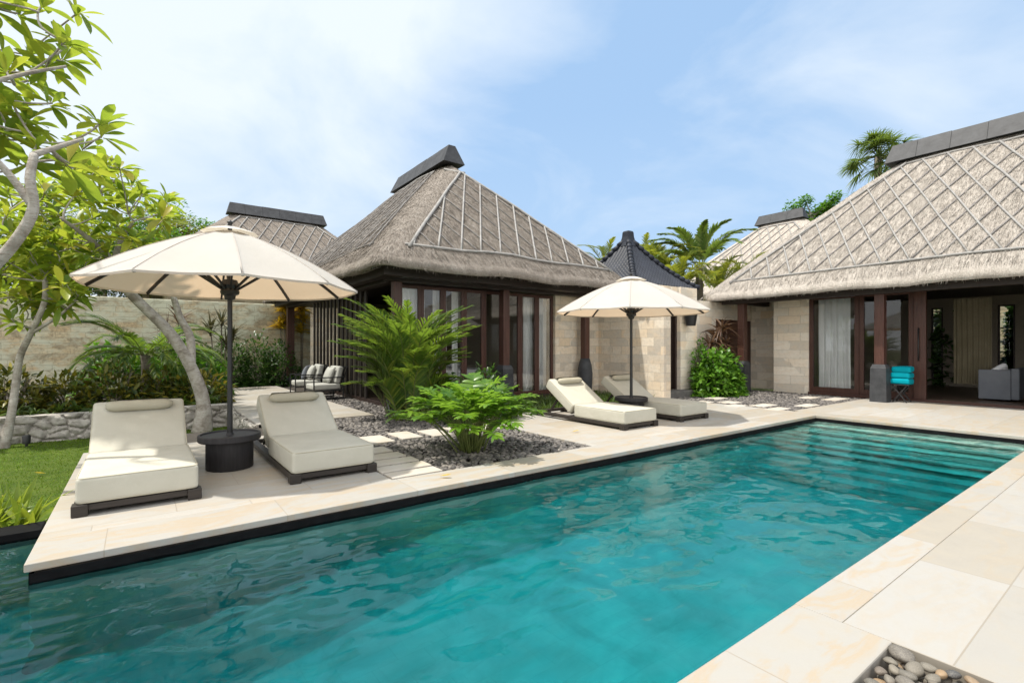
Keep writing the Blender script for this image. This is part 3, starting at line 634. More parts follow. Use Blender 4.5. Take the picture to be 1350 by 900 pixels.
# ------------------------------------------------------------------ thatched villas
def smin(a, b_, k=0.28): return -k * math.log(math.exp(-a / k) + math.exp(-b_ / k))
class Roof:
    def __init__(s, x0, x1, y0, y1, ze, sl, k=0.28): s.x0, s.x1, s.y0, s.y1, s.ze, s.sl, s.k = x0, x1, y0, y1, ze, sl, k
    def d(s, x, y): return smin(min(x - s.x0, s.x1 - x), min(y - s.y0, s.y1 - y), s.k)
    def z(s, x, y):
        m = s.d(x, y); return s.ze + s.sl * m + 0.045 * noise.noise((x*0.8, y*0.8, 1)) - 0.10 * math.exp(-max(m, 0) / 0.35)
    def build(s, parent, mat, axis, cap=True, fibres=30000, res=0.07, lat=(), label=None):
        x0, x1, y0, y1 = s.x0, s.x1, s.y0, s.y1
        if axis == 'y': h = (x1-x0)/2; ra, rb = np.array([(x0+x1)/2, y0+h]), np.array([(x0+x1)/2, y1-h])
        else: h = (y1-y0)/2; ra, rb = np.array([x0+h, (y0+y1)/2]), np.array([x1-h, (y0+y1)/2])
        rr = 0.75; per = []
        def arc(cx, cy, a0):
            for i in range(14): a = a0 + i/14*math.pi/2; per.append((cx + rr*math.cos(a), cy + rr*math.sin(a), math.cos(a), math.sin(a)))
        def line(ax, ay, bx, by, nx, ny):
            n = max(2, int(math.hypot(bx-ax, by-ay)/res))
            for i in range(n): t = i/n; per.append((ax+(bx-ax)*t, ay+(by-ay)*t, nx, ny))
        arc(x1-rr, y1-rr, 0); line(x1-rr, y1, x0+rr, y1, 0, 1); arc(x0+rr, y1-rr, math.pi/2); line(x0, y1-rr, x0, y0+rr, -1, 0)
        arc(x0+rr, y0+rr, math.pi); line(x0+rr, y0, x1-rr, y0, 0, -1); arc(x1-rr, y0+rr, 1.5*math.pi); line(x1, y0+rr, x1, y1-rr, 1, 0)
        per = np.array(per); n = len(per); B = per[:, :2]; Nn = per[:, 2:]
        ab = rb - ra; tt = np.clip(((B - ra) @ ab) / (ab @ ab + 1e-9), 0, 1)[:, None]; T = ra + ab*tt
        rows = []
        lip = [(-1.5, 0.28), (-0.5, -0.10), (-0.10, -0.215), (0.045, -0.235), (0.066, -0.225), (0.072, -0.13), (0.05, -0.04)]
        zb = np.array([s.z(*p) for p in B])
        for o_, dz in lip:
            P = np.concatenate([B + Nn*o_, (zb + dz)[:, None]], 1)
            P[:, 2] += np.array([0.02*noise.noise((p[0]*3, p[1]*3, dz*9)) for p in P]); rows.append(P)
        nr = 56
        for i in range(nr + 1):
            t = i/nr; XY = B*(1-t) + T*t
            rows.append(np.array([(p[0], p[1], s.z(*p) + 0.012*noise.noise((p[0]*5, p[1]*5, 7)) + 0.012*noise.noise((p[0]*13, p[1]*13, 3))) for p in XY]))
        V = np.concatenate(rows); m_ = len(rows); F = [(i*n+j, i*n+(j+1) % n, (i+1)*n+(j+1) % n, (i+1)*n+j) for i in range(m_-1) for j in range(n)]
        mb = MB(); mb.add(V, F)
        # straw: tufts lying down the slope, a shaggy fringe along the eave
        N = fibres; x = rs.uniform(x0+0.05, x1-0.05, N); y = rs.uniform(y0+0.05, y1-0.05, N); P = []; D = []
        for a, c in zip(x, y):
            e = 0.03; z = s.z(a, c) + 0.004; gx = (s.d(a+e, c) - s.d(a-e, c))/(2*e); gy = (s.d(a, c+e) - s.d(a, c-e))/(2*e)
            P.append((a, c, z + 0.012)); D.append((-gx, -gy, -s.sl*0.92))
        D = nrm(np.array(D)) + rs.normal(0, 0.12, (N, 3)); D[:, 2] += 0.04
        V, F = leafset(P, D, rs.uniform(0.08, 0.22, N), rs.uniform(0.007, 0.016, N), 0.02, 0.1, 1, prof=lambda t: 1.0 - 0.75*t); mb.many(V, F)
        N = int(n*res*160); ii = rs.randint(0, n, N); off = rs.uniform(-0.12, 0.09, N)
        P = np.concatenate([B[ii] + Nn[ii]*off[:, None] + rs.normal(0, 0.03, (N, 2)), (zb[ii] - 0.19 + rs.uniform(-0.04, 0.14, N))[:, None]], 1)
        D = np.concatenate([Nn[ii]*0.35, np.full((N, 1), -1.0)], 1) + rs.normal(0, 0.25, (N, 3))
        V, F = leafset(P, D, rs.uniform(0.03, 0.075, N), rs.uniform(0.006, 0.013, N), 0.1, 0.1, 1, prof=lambda t: 1.0 - 0.8*t); mb.many(V, F)
        ro = mb.build('roof', mat, parent, True)
        if cap:
            cb = MB(); u = nrm(ab); zr = s.z(*((ra+rb)/2)); L = float(np.linalg.norm(ab)); q = np.array([-u[1], u[0]])
            a0 = -0.22; segs = max(3, int((L + 0.5) / 0.75)); le = (L + 0.44)/segs
            zr -= 0.12
            for i in range(segs):
                s0, s1 = a0 + i*le + 0.004, a0 + (i+1)*le - 0.004
                i0 = 0.14 if i == 0 else 0; i1 = 0.14 if i == segs-1 else 0
                pts_ = []
                jt = rs.uniform(-0.008, 0.008)
                for sx, dz, hw in ((s0, -0.05, 0.36), (s1, -0.05, 0.36), (s1-i1, 0.50+jt, 0.11), (s0+i0, 0.50+jt, 0.11)):
                    for sg in (-1, 1): c = ra + u*sx + q*sg*hw; pts_.append((c[0], c[1], zr + dz))
                cb.add(pts_, [(0, 2, 4, 6), (1, 7, 5, 3), (6, 4, 5, 7), (0, 6, 7, 1), (2, 3, 5, 4), (0, 1, 3, 2)])
            cb.build('ridge_cap', M['ridge'], ro)
        lm = MB(); ld = MB()
        for o_, eu, ev, Lu, v0, v1, off, lsg, *sp_ in lat:
            o_, eu, ev = map(np.array, (o_, eu, ev))
            def pl(mbx, ua, va, ub, vb, r, lift=0.035):
                pts_ = []
                for t in np.linspace(0, 1, 10):
                    p = o_ + eu*(ua+(ub-ua)*t) + ev*(va+(vb-va)*t); pts_.append((p[0], p[1], s.z(*p) + lift + 0.008*math.sin(9*t + ua*5)))
                mbx.tube(pts_, r, 6)
            lr, pr_, pw_ = (ld, 0.016, 0.016) if sp_ else (lm, 0.032, 0.038)
            lo = lambda v: off + v*0.98; hi = lambda v: Lu - off - v*0.98
            pl(lr, lo(v0)-0.15, v0, hi(v0)+0.15, v0, pr_); pl(lr, lo(v0)-0.1, v0-0.08, lo(v1), v1, pw_, 0.05); pl(lr, hi(v0)+0.1, v0-0.08, hi(v1), v1, pw_, 0.05)
            if hi(v1) - lo(v1) > 0.5: pl(lm, lo(v1), v1, hi(v1), v1, 0.032)
            kx = 0.64; gap = sp_[0] if sp_ else 0.54
            lm_ = ld if sp_ else lm
            for sgn, mbx, r, lift in ((lsg, lm_, 0.014 if sp_ else 0.025, 0.042), (-lsg, ld, 0.013 if sp_ else 0.020, 0.032)):
                c = lo(v0) - kx*(v1 - v0)
                while c < hi(v0) + kx*(v1 - v0):
                    # clip u = c + sgn*kx*(v-v0) to the panel
                    ok = [v for v in np.linspace(v0, v1, 160) if lo(v) <= c + sgn*kx*(v - v0) <= hi(v)]
                    if len(ok) > 5: pl(mbx, c + sgn*kx*(ok[0]-v0), ok[0], c + sgn*kx*(ok[-1]-v0), ok[-1], r*rs.uniform(0.85, 1.1), lift)
                    c += gap + rs.uniform(-0.03, 0.03)
        if lat:
            lm.build('lattice', M['pole'], ro, True); ld.build('batten_lattice', M['pole_dark'], ro, True)
        return ro

def window(parent, axis, c, a0, a1, z0, z1, st=0.07, th=0.06, mid=None, mat='wood_dark'):
    m_ = MB(); p = MB()
    def bx(m__, a, b_, z, zz, t):
        if axis == 'x': m__.rbox(a, b_, c - t/2, c + t/2, z, zz, 0.004, 1)
        else: m__.rbox(c - t/2, c + t/2, a, b_, z, zz, 0.004, 1)
    bx(m_, a0 + 0.002, a0 + st, z0, z1, th); bx(m_, a1 - st, a1 - 0.002, z0, z1, th); bx(m_, a0 + st + 0.001, a1 - st - 0.001, z1 - st, z1, th*0.94); bx(m_, a0 + st + 0.001, a1 - st - 0.001, z0, z0 + st*1.4, th*0.94)
    o = m_.build('window', M[mat], parent)
    bx(p, a0 + st*0.8, a1 - st*0.8, z0 + st, z1 - st*0.8, 0.008); p.build('pane', M['glass'], o)
    return o
def column(parent, x, y, z1, w_=0.20, ph=0.95, pw=0.36, round_=False):
    c = MB().rbox(x - w_/2, x + w_/2, y - w_/2, y + w_/2, ph - 0.02, z1, 0.012, 2).build('column', M['wood'], parent)
    if round_:
        MB().lathe([(0.16, 0), (0.19, 0.1), (0.21, 0.35), (0.215, 0.62), (0.19, 0.85), (0.13, ph)], (x, y, 0), 28).build('pedestal', M['darkstone'], c, True, )
    else:
        q = MB(); hw = pw/2; V = []
        for z, h_ in ((0, hw), (ph - 0.10, hw*0.93), (ph, hw*0.72)):
            for i, j in ((-1, -1), (1, -1), (1, 1), (-1, 1)): V.append((x + i*h_, y + j*h_, z))
        q.add(V, [(0, 1, 5, 4), (1, 2, 6, 5), (2, 3, 7, 6), (3, 0, 4, 7), (4, 5, 9, 8), (5, 6, 10, 9), (6, 7, 11, 10), (7, 4, 8, 11), (8, 9, 10, 11), (3, 2, 1, 0)])
        q.build('pedestal', M['darkstone'], c)
    return c
def drape(name, axis, c, a0, a1, z0, z1, mat, label, cat='curtain', group=None, amp=0.035, wl=0.13):
    n = int((a1 - a0)/0.012); V = []; zs = np.linspace(z0, z1, 14); ph = rs.uniform(0, 6)
    for i in range(n + 1):
        a = a0 + (a1 - a0)*i/n
        for kz, z in enumerate(zs):
            t = (z - z0)/(z1 - z0)
            o_ = amp*(1 - 0.45*t)*math.sin(a*2*math.pi/wl + ph + 1.2*noise.noise((a*3, z*0.5, ph))) + 0.02*(1-t)*noise.noise((a*4, z*1.2, ph))
            V.append((a, c + o_, z) if axis == 'x' else (c + o_, a, z))
    F = [(i*14+j, (i+1)*14+j, (i+1)*14+j+1, i*14+j+1) for i in range(n) for j in range(13)]
    return tag(MB().add(V, F).build(name, mat, None, True), label, cat, group)

# --- central villa
V1 = thing('thatched_villa', 'central villa with a tall hipped thatch roof, dark window wall and stone side wall', 'villa', (7.4, 12.0, 0), world=True)
R1 = Roof(3.6, 11.25, 9.2, 20.3, 3.27, 0.965)
R1.build(V1, M['thatch'], 'y', True, 80000, 0.06, [((3.6, 9.2), (1, 0), (0, 1), 7.65, 0.28, 3.62, 0.62, 1), ((3.6, 20.3), (0, -1), (1, 0), 11.1, 0.35, 3.5, 0.8, -1, 0.45)])
b = MB(); b.rbox(3.95, 11.0, 9.62, 9.86, 2.84, 3.06, 0.008); b.rbox(3.97, 4.2, 9.861, 20.0, 2.84, 3.06, 0.008); b.rbox(4.2, 11.2, 10.08, 10.32, 2.80, 3.10, 0.01); b.rbox(4.33, 4.57, 10.321, 19.9, 2.80, 3.10, 0.01)
b.box(4.4, 11.0, 10.4, 19.8, 3.101, 3.16)
for i in range(24):
    x_ = 4.3 + i*0.29; b.bar((x_, 9.3, 2.97), (x_, 10.4, 3.35), 0.06, 0.09)
for i in range(34):
    y_ = 9.7 + i*0.3; b.bar((3.7, y_, 2.97), (4.6, y_, 3.35), 0.06, 0.09)
b.build('roof_beams', M['beam'], V1)
b = MB(); b.rbox(4.6, 11.0, 10.5, 19.8, -0.1, 0.075, 0.01); b.build('plinth', M['wood_dark'], V1)
b = MB(); b.rbox(9.32, 11.05, 10.48, 10.78, 0.075, 2.83, 0.006); b.rbox(11.05, 11.35, 8.15, 19.8, -0.05, 2.99, 0.006); b.build('stone_wall', M['wall_villa'], V1)
b = MB(); b.box(6.3, 11.04, 19.6, 19.78, 0.08, 3.1); b.box(6.2, 6.3, 16.9, 19.6, 0.08, 3.1); b.box(9.4, 9.5, 10.79, 19.6, 0.08, 3.1); b.build('interior_wall', M['interior'], V1)
b = MB(); b.box(4.7, 11.0, 10.7, 19.6, 0.076, 0.09); b.build('floor', M['floor_in'], V1)
NW = 8
for i in range(NW):
    a0 = 4.66 + i*(9.31 - 4.66)/NW; window(V1, 'x', 10.6, a0, a0 + (9.31 - 4.66)/NW, 0.08, 2.80, 0.075, 0.07, mat='wood')
for x_ in (4.47, 7.36, 10.2): column(V1, x_, 10.2, 2.80, 0.19, 0.92 if x_ < 10 else 1.05, 0.34, x_ > 10)
column(V1, 4.45, 19.7, 2.80, 0.24, 0.3, 0.34)
# dark slatted screen along the left side
b = MB()
for i in range(40):
    y_ = 12.35 + i*0.12; q_ = 0.035*(i*7 % 3); b.rbox(4.58 + q_, 4.63 + q_, y_, y_ + 0.085 + 0.02*(i % 2), 0.08, 2.80, 0.006, 1)
b.build('slatted_screen', M['black_drape'], V1)
g1 = 'white curtains in the central villa'
drape('curtain', 'x', 10.78, 4.80, 5.42, 0.15, 2.78, M['curtain'], 'white curtain at the far left of the central villa window, behind the areca palm', group=g1)
drape('curtain', 'x', 10.80, 5.66, 6.02, 0.15, 2.78, M['curtain'], 'white curtain second from left in the central villa window', group=g1)
drape('curtain', 'x', 10.78, 6.16, 6.36, 0.15, 2.78, M['curtain'], 'narrow white curtain above the leafy shrub in the central villa window', group=g1)
drape('curtain', 'x', 10.78, 8.43, 8.72, 0.15, 2.78, M['curtain'], 'white curtain between the stone pedestal and the last window post of the central villa', group=g1)
drape('curtain', 'x', 10.80, 8.93, 9.24, 0.15, 2.78, M['curtain'], 'white curtain next to the stone wall in the central villa window', group=g1)
bd = thing('bed', 'bed with white linen inside the central villa behind the glass', 'bed', (7.6, 13.6, 0.09))
MB().rbox(-1.0, 1.0, -1.05, 1.05, 0.02, 0.34, 0.02).build('bed_base', M['wood_dark'], bd)
MB().rbox(-0.97, 0.97, -1.02, 1.02, 0.345, 0.62, 0.07, 3).build('mattress', M['white_fabric'], bd, True)
for sx in (-0.48, 0.48): MB().rbox(sx-0.38, sx+0.38, 0.55, 0.98, 0.63, 0.82, 0.08, 3).build('pillow', M['white_fabric'], bd, True)
MB().rbox(-1.1, 1.1, 1.07, 1.15, 0.02, 1.3, 0.02).build('headboard', M['wood'], bd)

# --- gate between the villas, with its tiled roof
GX, GY, GW = 12.16, 10.29, 1.5
gt = thing('gate_pavilion', 'small gate pavilion with a pointed black tiled roof between the villas', 'gate', (GX, GY, 0), world=True)
b = MB()
b.rbox(11.353, 11.45, 8.7, 11.6, -0.05, 3.1, 0.006); b.rbox(12.47, 13.28, 8.62, 9.0, -0.05, 3.1, 0.006); b.rbox(12.9, 13.28, 9.002, 11.6, -0.05, 3.1, 0.006); b.rbox(11.452, 12.468, 8.7, 8.98, 2.35, 3.1, 0.004); b.build('stone_wall', M['wall_pale'], gt)
b = MB(); b.rbox(11.455, 11.53, 8.74, 8.86, 0.15, 2.349, 0.004); b.rbox(12.39, 12.465, 8.74, 8.86, 0.15, 2.349, 0.004); b.rbox(11.531, 12.389, 8.86, 8.92, 0.15, 2.348, 0.004); b.build('door', M['wood_dark'], gt)
b = MB(); b.rbox(11.36, 13.0, 8.25, 8.69, -0.05, 0.15, 0.012); b.build('doorstep', M['ledge'], gt)
def tile_roof():
    mb = MB()
    prof = lambda t: 3.12 + 1.50*(0.62*t + 0.38*t*t)     # concave sweep
    for q in range(4):
        ca, sa = [(1, 0), (0, 1), (-1, 0), (0, -1)][q]
        nu, nv = 130, 72; V = []
        for j in range(nv + 1):
            t = j/nv; hw = GW*(1 - t) + 0.10*t
            for i in range(nu + 1):
                u = (i/nu*2 - 1)*hw; rows = t*18; st = (1 - (rows % 1))*0.016
                z = prof(t) + 0.018*math.cos(u*2*math.pi/0.125) + st
                dist = hw
                V.append((GX + u*ca + dist*sa, GY + u*sa - dist*ca, z))
        F = [(j*(nu+1)+i, j*(nu+1)+i+1, (j+1)*(nu+1)+i+1, (j+1)*(nu+1)+i) for j in range(nv) for i in range(nu)]
        mb.add(V, F)
    o = mb.build('tiled_roof', M['tile'], gt, False)
    hb = MB()
    for sx, sy in ((1, 1), (1, -1), (-1, 1), (-1, -1)):
        for i in range(13):
            t0, t1 = i/13, (i+1.18)/13; hw0 = GW*(1-t0) + 0.1*t0; hw1 = GW*(1-t1) + 0.1*t1
            hb.tube([(GX+sx*hw0, GY+sy*hw0, prof(t0)+0.045), (GX+sx*hw1, GY+sy*hw1, prof(t1)+0.03)], [0.085, 0.06], 10)
    hb.build('hip_tiles', M['tile'], o, True)
    c = MB(); V = []
    for z, h_ in ((4.48, 0.22), (4.60, 0.17), (4.78, 0.13), (4.92, 0.12), (4.96, 0.10)):
        for i, j in ((-1, -1), (1, -1), (1, 1), (-1, 1)): V.append((GX+i*h_, GY+j*h_, z))
    F = [(r*4+i, r*4+(i+1) % 4, (r+1)*4+(i+1) % 4, (r+1)*4+i) for r in range(4) for i in range(4)] + [(16, 17, 18, 19)]
    c.add(V, F); c.build('finial', M['tile'], o)
    MB().box(GX-GW+0.12, GX+GW-0.12, GY-GW+0.12, GY+GW-0.12, 2.96, 3.09).build('eave_board', M['beam'], gt)
tile_roof()
gw = thing('garden_wall', 'pale limestone wall with a dark door linking the tiled gate to the right-hand villa', 'wall', (15, 8.95, 0), world=True)
b = MB(); b.rbox(13.282, 14.75, 8.9, 9.2, -0.05, 2.80, 0.006); b.rbox(16.95, 17.0, 8.9, 9.2, -0.05, 2.8, 0.006); b.rbox(14.751, 16.949, 8.9, 9.2, 2.26, 2.8, 0.004); b.build('stone_wall', M['wall_pale'], gw)
b = MB(); b.rbox(14.752, 16.948, 9.0, 9.06, 0.0, 2.259, 0.004); b.rbox(14.752, 14.86, 8.92, 8.999, 0.0, 2.258, 0.004); b.rbox(16.6, 16.948, 8.92, 8.999, 0.0, 2.258, 0.004); b.build('door', M['wood'], gw)
ln = thing('hanging_lantern', 'black bucket-shaped lantern hanging beside the gate wall', 'lantern', (12.66, 8.42, 1.98))
MB().lathe([(0.12, 0), (0.135, 0.01), (0.19, 0.36), (0.20, 0.40), (0.185, 0.41), (0.02, 0.43), (0.012, 0.5)], n=28).build('lamp_shade', M['metal'], ln, True, 40)
MB().tube([(0, 0, 0.5), (0, 0, 0.62), (0, 0.2, 0.64)], 0.014, 8).build('bracket', M['metal'], ln, True)

# --- right-hand villa
V2 = thing('thatched_villa', 'large thatched villa at the right with glass doors along the pool end', 'villa', (18.5, 2.0, 0), world=True)
R2 = Roof(14.4, 22.6, 9.3 - 18.5, 9.3, 3.15, 0.965)
R2.build(V2, M['thatch_sunlit'], 'y', True, 110000, 0.06, [((14.4, 9.3), (0, -1), (1, 0), 18.5, 0.30, 3.75, 0.75, -1)])
b = MB(); b.rbox(14.74, 14.96, -8.8, 8.7, 2.70, 2.94, 0.008); b.rbox(15.02, 15.0 + 0.24, -8.8, 8.8, 2.78, 3.0, 0.01); b.rbox(14.97, 21.5, 8.3, 8.5, 2.72, 2.95, 0.01); b.box(15.2, 22.2, -8.9, 8.9, 3.001, 3.06)
for i in range(60):
    y_ = -8.6 + i*0.29; b.bar((14.5, y_, 2.86), (15.7, y_, 3.3), 0.06, 0.09)
b.build('roof_beams', M['beam'], V2)
b = MB(); b.rbox(15.9, 16.2, 6.62, 7.64, -0.05, 2.99, 0.006); b.rbox(17.0, 17.3, 7.645, 9.2, -0.05, 2.99, 0.006); b.rbox(16.202, 17.298, 7.35, 7.643, -0.05, 2.99, 0.006); b.build('stone_wall', M['wall_pale'], V2)
b = MB(); b.rbox(15.84, 22, -8.5, 6.62, -0.12, 0.05, 0.008); b.build('plinth', M['wood'], V2)
b = MB(); b.box(15.95, 22, -8.4, 6.6, 0.052, 0.06); b.build('floor', M['floor_in'], V2)
b = MB(); b.box(16.2, 22, 6.63, 6.8, 0.05, 3.0)
# back wall with openings
bw_ = [(6.6, 5.16), (4.84, 3.5), (3.1, -8.5)]
for a, c in bw_: b.box(21.8, 21.95, c, a, 0.05, 3.0)
b.box(21.79, 21.96, -8.5, 6.6, 2.7, 3.002); b.box(15.95, 22, -8.55, -8.45, 0.05, 3.0); b.build('interior_wall', M['interior'], V2)
for a, c in ((6.62, 5.34), (5.335, 4.12)): window(V2, 'y', 15.98, c, a, 0.052, 2.86, 0.11, 0.09, mat='wood')
b = MB(); b.rbox(15.88, 15.97, 3.86, 4.11, 0.052, 2.86, 0.006); b.build('door', M['wood'], V2)
hd = MB(); hd.tube([(15.84, 4.0, 1.02), (15.84, 4.0, 1.86)], 0.016, 8); hd.box(15.835, 15.88, 3.985, 4.015, 1.06, 1.10); hd.box(15.835, 15.88, 3.985, 4.015, 1.78, 1.82)
hd.build('door_handle', M['metal'], V2, True)
b = MB(); b.rbox(15.9, 16.06, -8.4, 6.61, 2.862, 3.0, 0.006); b.build('door_header', M['wood_dark'], V2)
for a, c in ((2.125, 0.4), (0.395, -1.3), (-1.305, -3.0)): window(V2, 'y', 15.98, c, a, 0.052, 2.86, 0.09, 0.08, mat='wood')
for a, c in ((5.16, 4.84), (3.5, 3.1)): window(V2, 'y', 21.87, c, a, 0.25, 2.7, 0.05, 0.05)
column(V2, 14.98, 4.55, 2.8, 0.21, 0.94, 0.36); column(V2, 14.98, 8.15, 2.74, 0.21, 0.94, 0.36); column(V2, 14.98, 0.95, 2.8, 0.21, 0.94, 0.36)
drape('curtain', 'y', 16.14, 5.62, 6.44, 0.10, 2.84, M['curtain'], 'long white curtain behind the first window of the right-hand villa', amp=0.045, wl=0.17)
drape('curtain', 'y', 17.2, 2.86, 3.60, 0.42, 2.62, M['drape'], 'olive brown curtain hanging inside the open doors of the right-hand villa', amp=0.03, wl=0.11)
sf = thing('armchair', 'boxy grey armchair inside the open doors of the right-hand villa', 'armchair', (16.9, 2.74, 0.06))
MB().rbox(-0.20, -0.04, -0.29, 0.29, 0.04, 0.76, 0.02).build('armrest', M['grey_fabric'], sf); MB().rbox(0.74, 0.90, -0.29, 0.29, 0.04, 0.76, 0.02).build('armrest', M['grey_fabric'], sf)
MB().rbox(-0.038, 0.738, -0.29, 0.29, 0.05, 0.43, 0.04).build('seat', M['grey_fabric'], sf); MB().rbox(-0.20, 0.90, -0.44, -0.292, 0.05, 0.80, 0.03).build('backrest', M['grey_fabric'], sf)
pw = MB().rbox(-0.24, 0.24, -0.07, 0.07, -0.18, 0.18, 0.065, 3, Matrix.Translation((0.18, -0.05, 0.66)) @ Matrix.Rotation(0.9, 4, 'Y') @ Matrix.Rotation(0.6, 4, 'X')).build('cushion', M['white_fabric'], None, True)
pw.location = (16.9, 2.74, 0.06); tag(pw, 'pale cushion resting on the boxy grey armchair indoors', 'cushion')

# --- villas behind
V3 = thing('thatched_villa', 'thatched villa behind the left umbrella with a black ridge cap', 'villa', (5.7, 28.0, 0), world=True)
R3 = Roof(-0.5, 12.0, 23.9, 32.1, 4.12, 0.965); R3.build(V3, M['thatch'], 'x', True, 16000, 0.12, [((-0.5, 23.9), (1, 0), (0, 1), 12.5, 0.3, 3.75, 0.75, 1)])
MB().box(0.9, 10.7, 25.3, 30.7, -0.4, 4.3).build('stone_wall', M['wall_villa'], V3)
V4 = thing('thatched_villa', 'distant thatched villa rising behind the big right-hand roof', 'villa', (28.5, 13.3, 0), world=True)
R4 = Roof(24.3, 32.7, 8.0, 18.6, 4.4, 0.965); R4.build(V4, M['thatch_sunlit'], 'y', True, 14000, 0.12, [((24.3, 18.6), (0, -1), (1, 0), 10.6, 0.3, 3.75, 0.75, -1)])
MB().box(25.6, 31.4, 9.4, 17.2, -0.4, 4.5).build('stone_wall', M['wall_villa'], V4)

# ------------------------------------------------------------------ garden walls at the left
tw = MB().rbox(-16, 5.4, 20.6, 21.0, -0.5, 2.98, 0.02).build('boundary_wall', M['wall_old']); tag(tw, 'tall weathered limestone boundary wall behind the left garden', 'wall')
def rubble(name, label, axis, c, a0, a1, z0, z1, dep, sgn):
    na, nz = int((a1-a0)/0.022), int((z1-z0)/0.022); V = []
    for i in range(na + 1):
        for j in range(nz + 1):
            a = a0 + (a1-a0)*i/na; z = z0 + (z1-z0)*j/nz
            q = (a*3.6 + 0.25*noise.noise((a*3, z*3, 0)), z*5.4 + 0.25*noise.noise((a*3, z*3, 5)), c)
            dd, _ = noise.voronoi(q); e = min(1.0, (dd[1] - dd[0])*3.2)
            h = 0.10*(e**0.5) + 0.018*noise.noise((a*14, z*14, c))
            V.append((a, c - sgn*h, z) if axis == 'x' else (c - sgn*h, a, z))
    F = [(i*(nz+1)+j, (i+1)*(nz+1)+j, (i+1)*(nz+1)+j+1, i*(nz+1)+j+1) for i in range(na) for j in range(nz)]
    mb = MB().add(V, F)
    if axis == 'x': mb.box(a0, a1, min(c, c+sgn*dep), max(c, c+sgn*dep), z0, z1 - 0.004)
    else: mb.box(min(c, c+sgn*dep), max(c, c+sgn*dep), a0, a1, z0, z1 - 0.004)
    return tag(mb.build(name, M['rubble'], None, True, 60), label, 'wall')
rubble('retaining_wall', 'low rubble stone wall at the back edge of the lawn', 'x', 12.85, -8.0, 1.69, -0.5, 0.09, 0.3, 1)
rubble('retaining_wall', 'low rubble stone wall carrying the left edge of the patio', 'y', 1.69, 9.9, 19.2, -0.5, -0.01, 0.2, 1)

# ------------------------------------------------------------------ loungers and umbrellas
def soft_slab(m_, x0, x1, y0, y1, z0, z1, r, M4=None, amp=0.006, seed=0):
    bm = bmesh.new(); bmesh.ops.create_cube(bm, size=1)
    bmesh.ops.scale(bm, vec=(x1-x0, y1-y0, z1-z0), verts=bm.verts)
    bmesh.ops.bevel(bm, geom=bm.edges[:], offset=r, segments=4, profile=0.6, affect='EDGES')
    bmesh.ops.subdivide_edges(bm, edges=[e for e in bm.edges if e.calc_length() > 0.25], cuts=9, use_grid_fill=True)
    hx, hy = (x1-x0)/2, (y1-y0)/2
    for v in bm.verts:
        x, y, z = v.co
        q = max(0, 1 - (x/hx)**4) * max(0, 1 - (y/hy)**4)
        v.co.z += (0.011*q if z > 0 else 0) + amp*noise.noise((x*3 + seed, y*3, z*4))
        v.co.x += amp*0.8*noise.noise((x*2, y*4 + seed, z*6)); v.co.y += amp*0.8*noise.noise((x*4, y*2, z*6 + seed))
    bmesh.ops.translate(bm, vec=((x0+x1)/2, (y0+y1)/2, (z0+z1)/2), verts=bm.verts)
    if M4 is not None: bmesh.ops.transform(bm, matrix=M4, verts=bm.verts)
    m_.bm(bm); bm.free(); return m_
def piping(x0, x1, y0, y1, zs, parent, M4=None, r=0.006, c=0.04, ins=0.008):
    m_ = MB()
    for z in zs:
        P = []
        for cx, cy_, a0 in ((x1-ins-c, y1-ins-c, 0), (x0+ins+c, y1-ins-c, 90), (x0+ins+c, y0+ins+c, 180), (x1-ins-c, y0+ins+c, 270)):
            for k in range(5): a = rad(a0 + k*22.5); P.append((cx + c*math.cos(a), cy_ + c*math.sin(a), z))
        P.append(P[0]); P = [(M4 @ Vector(p))[:] if M4 is not None else p for p in P]; m_.tube(P, r, 6, False)
    m_.build('piping', M['bolster'], parent, True)
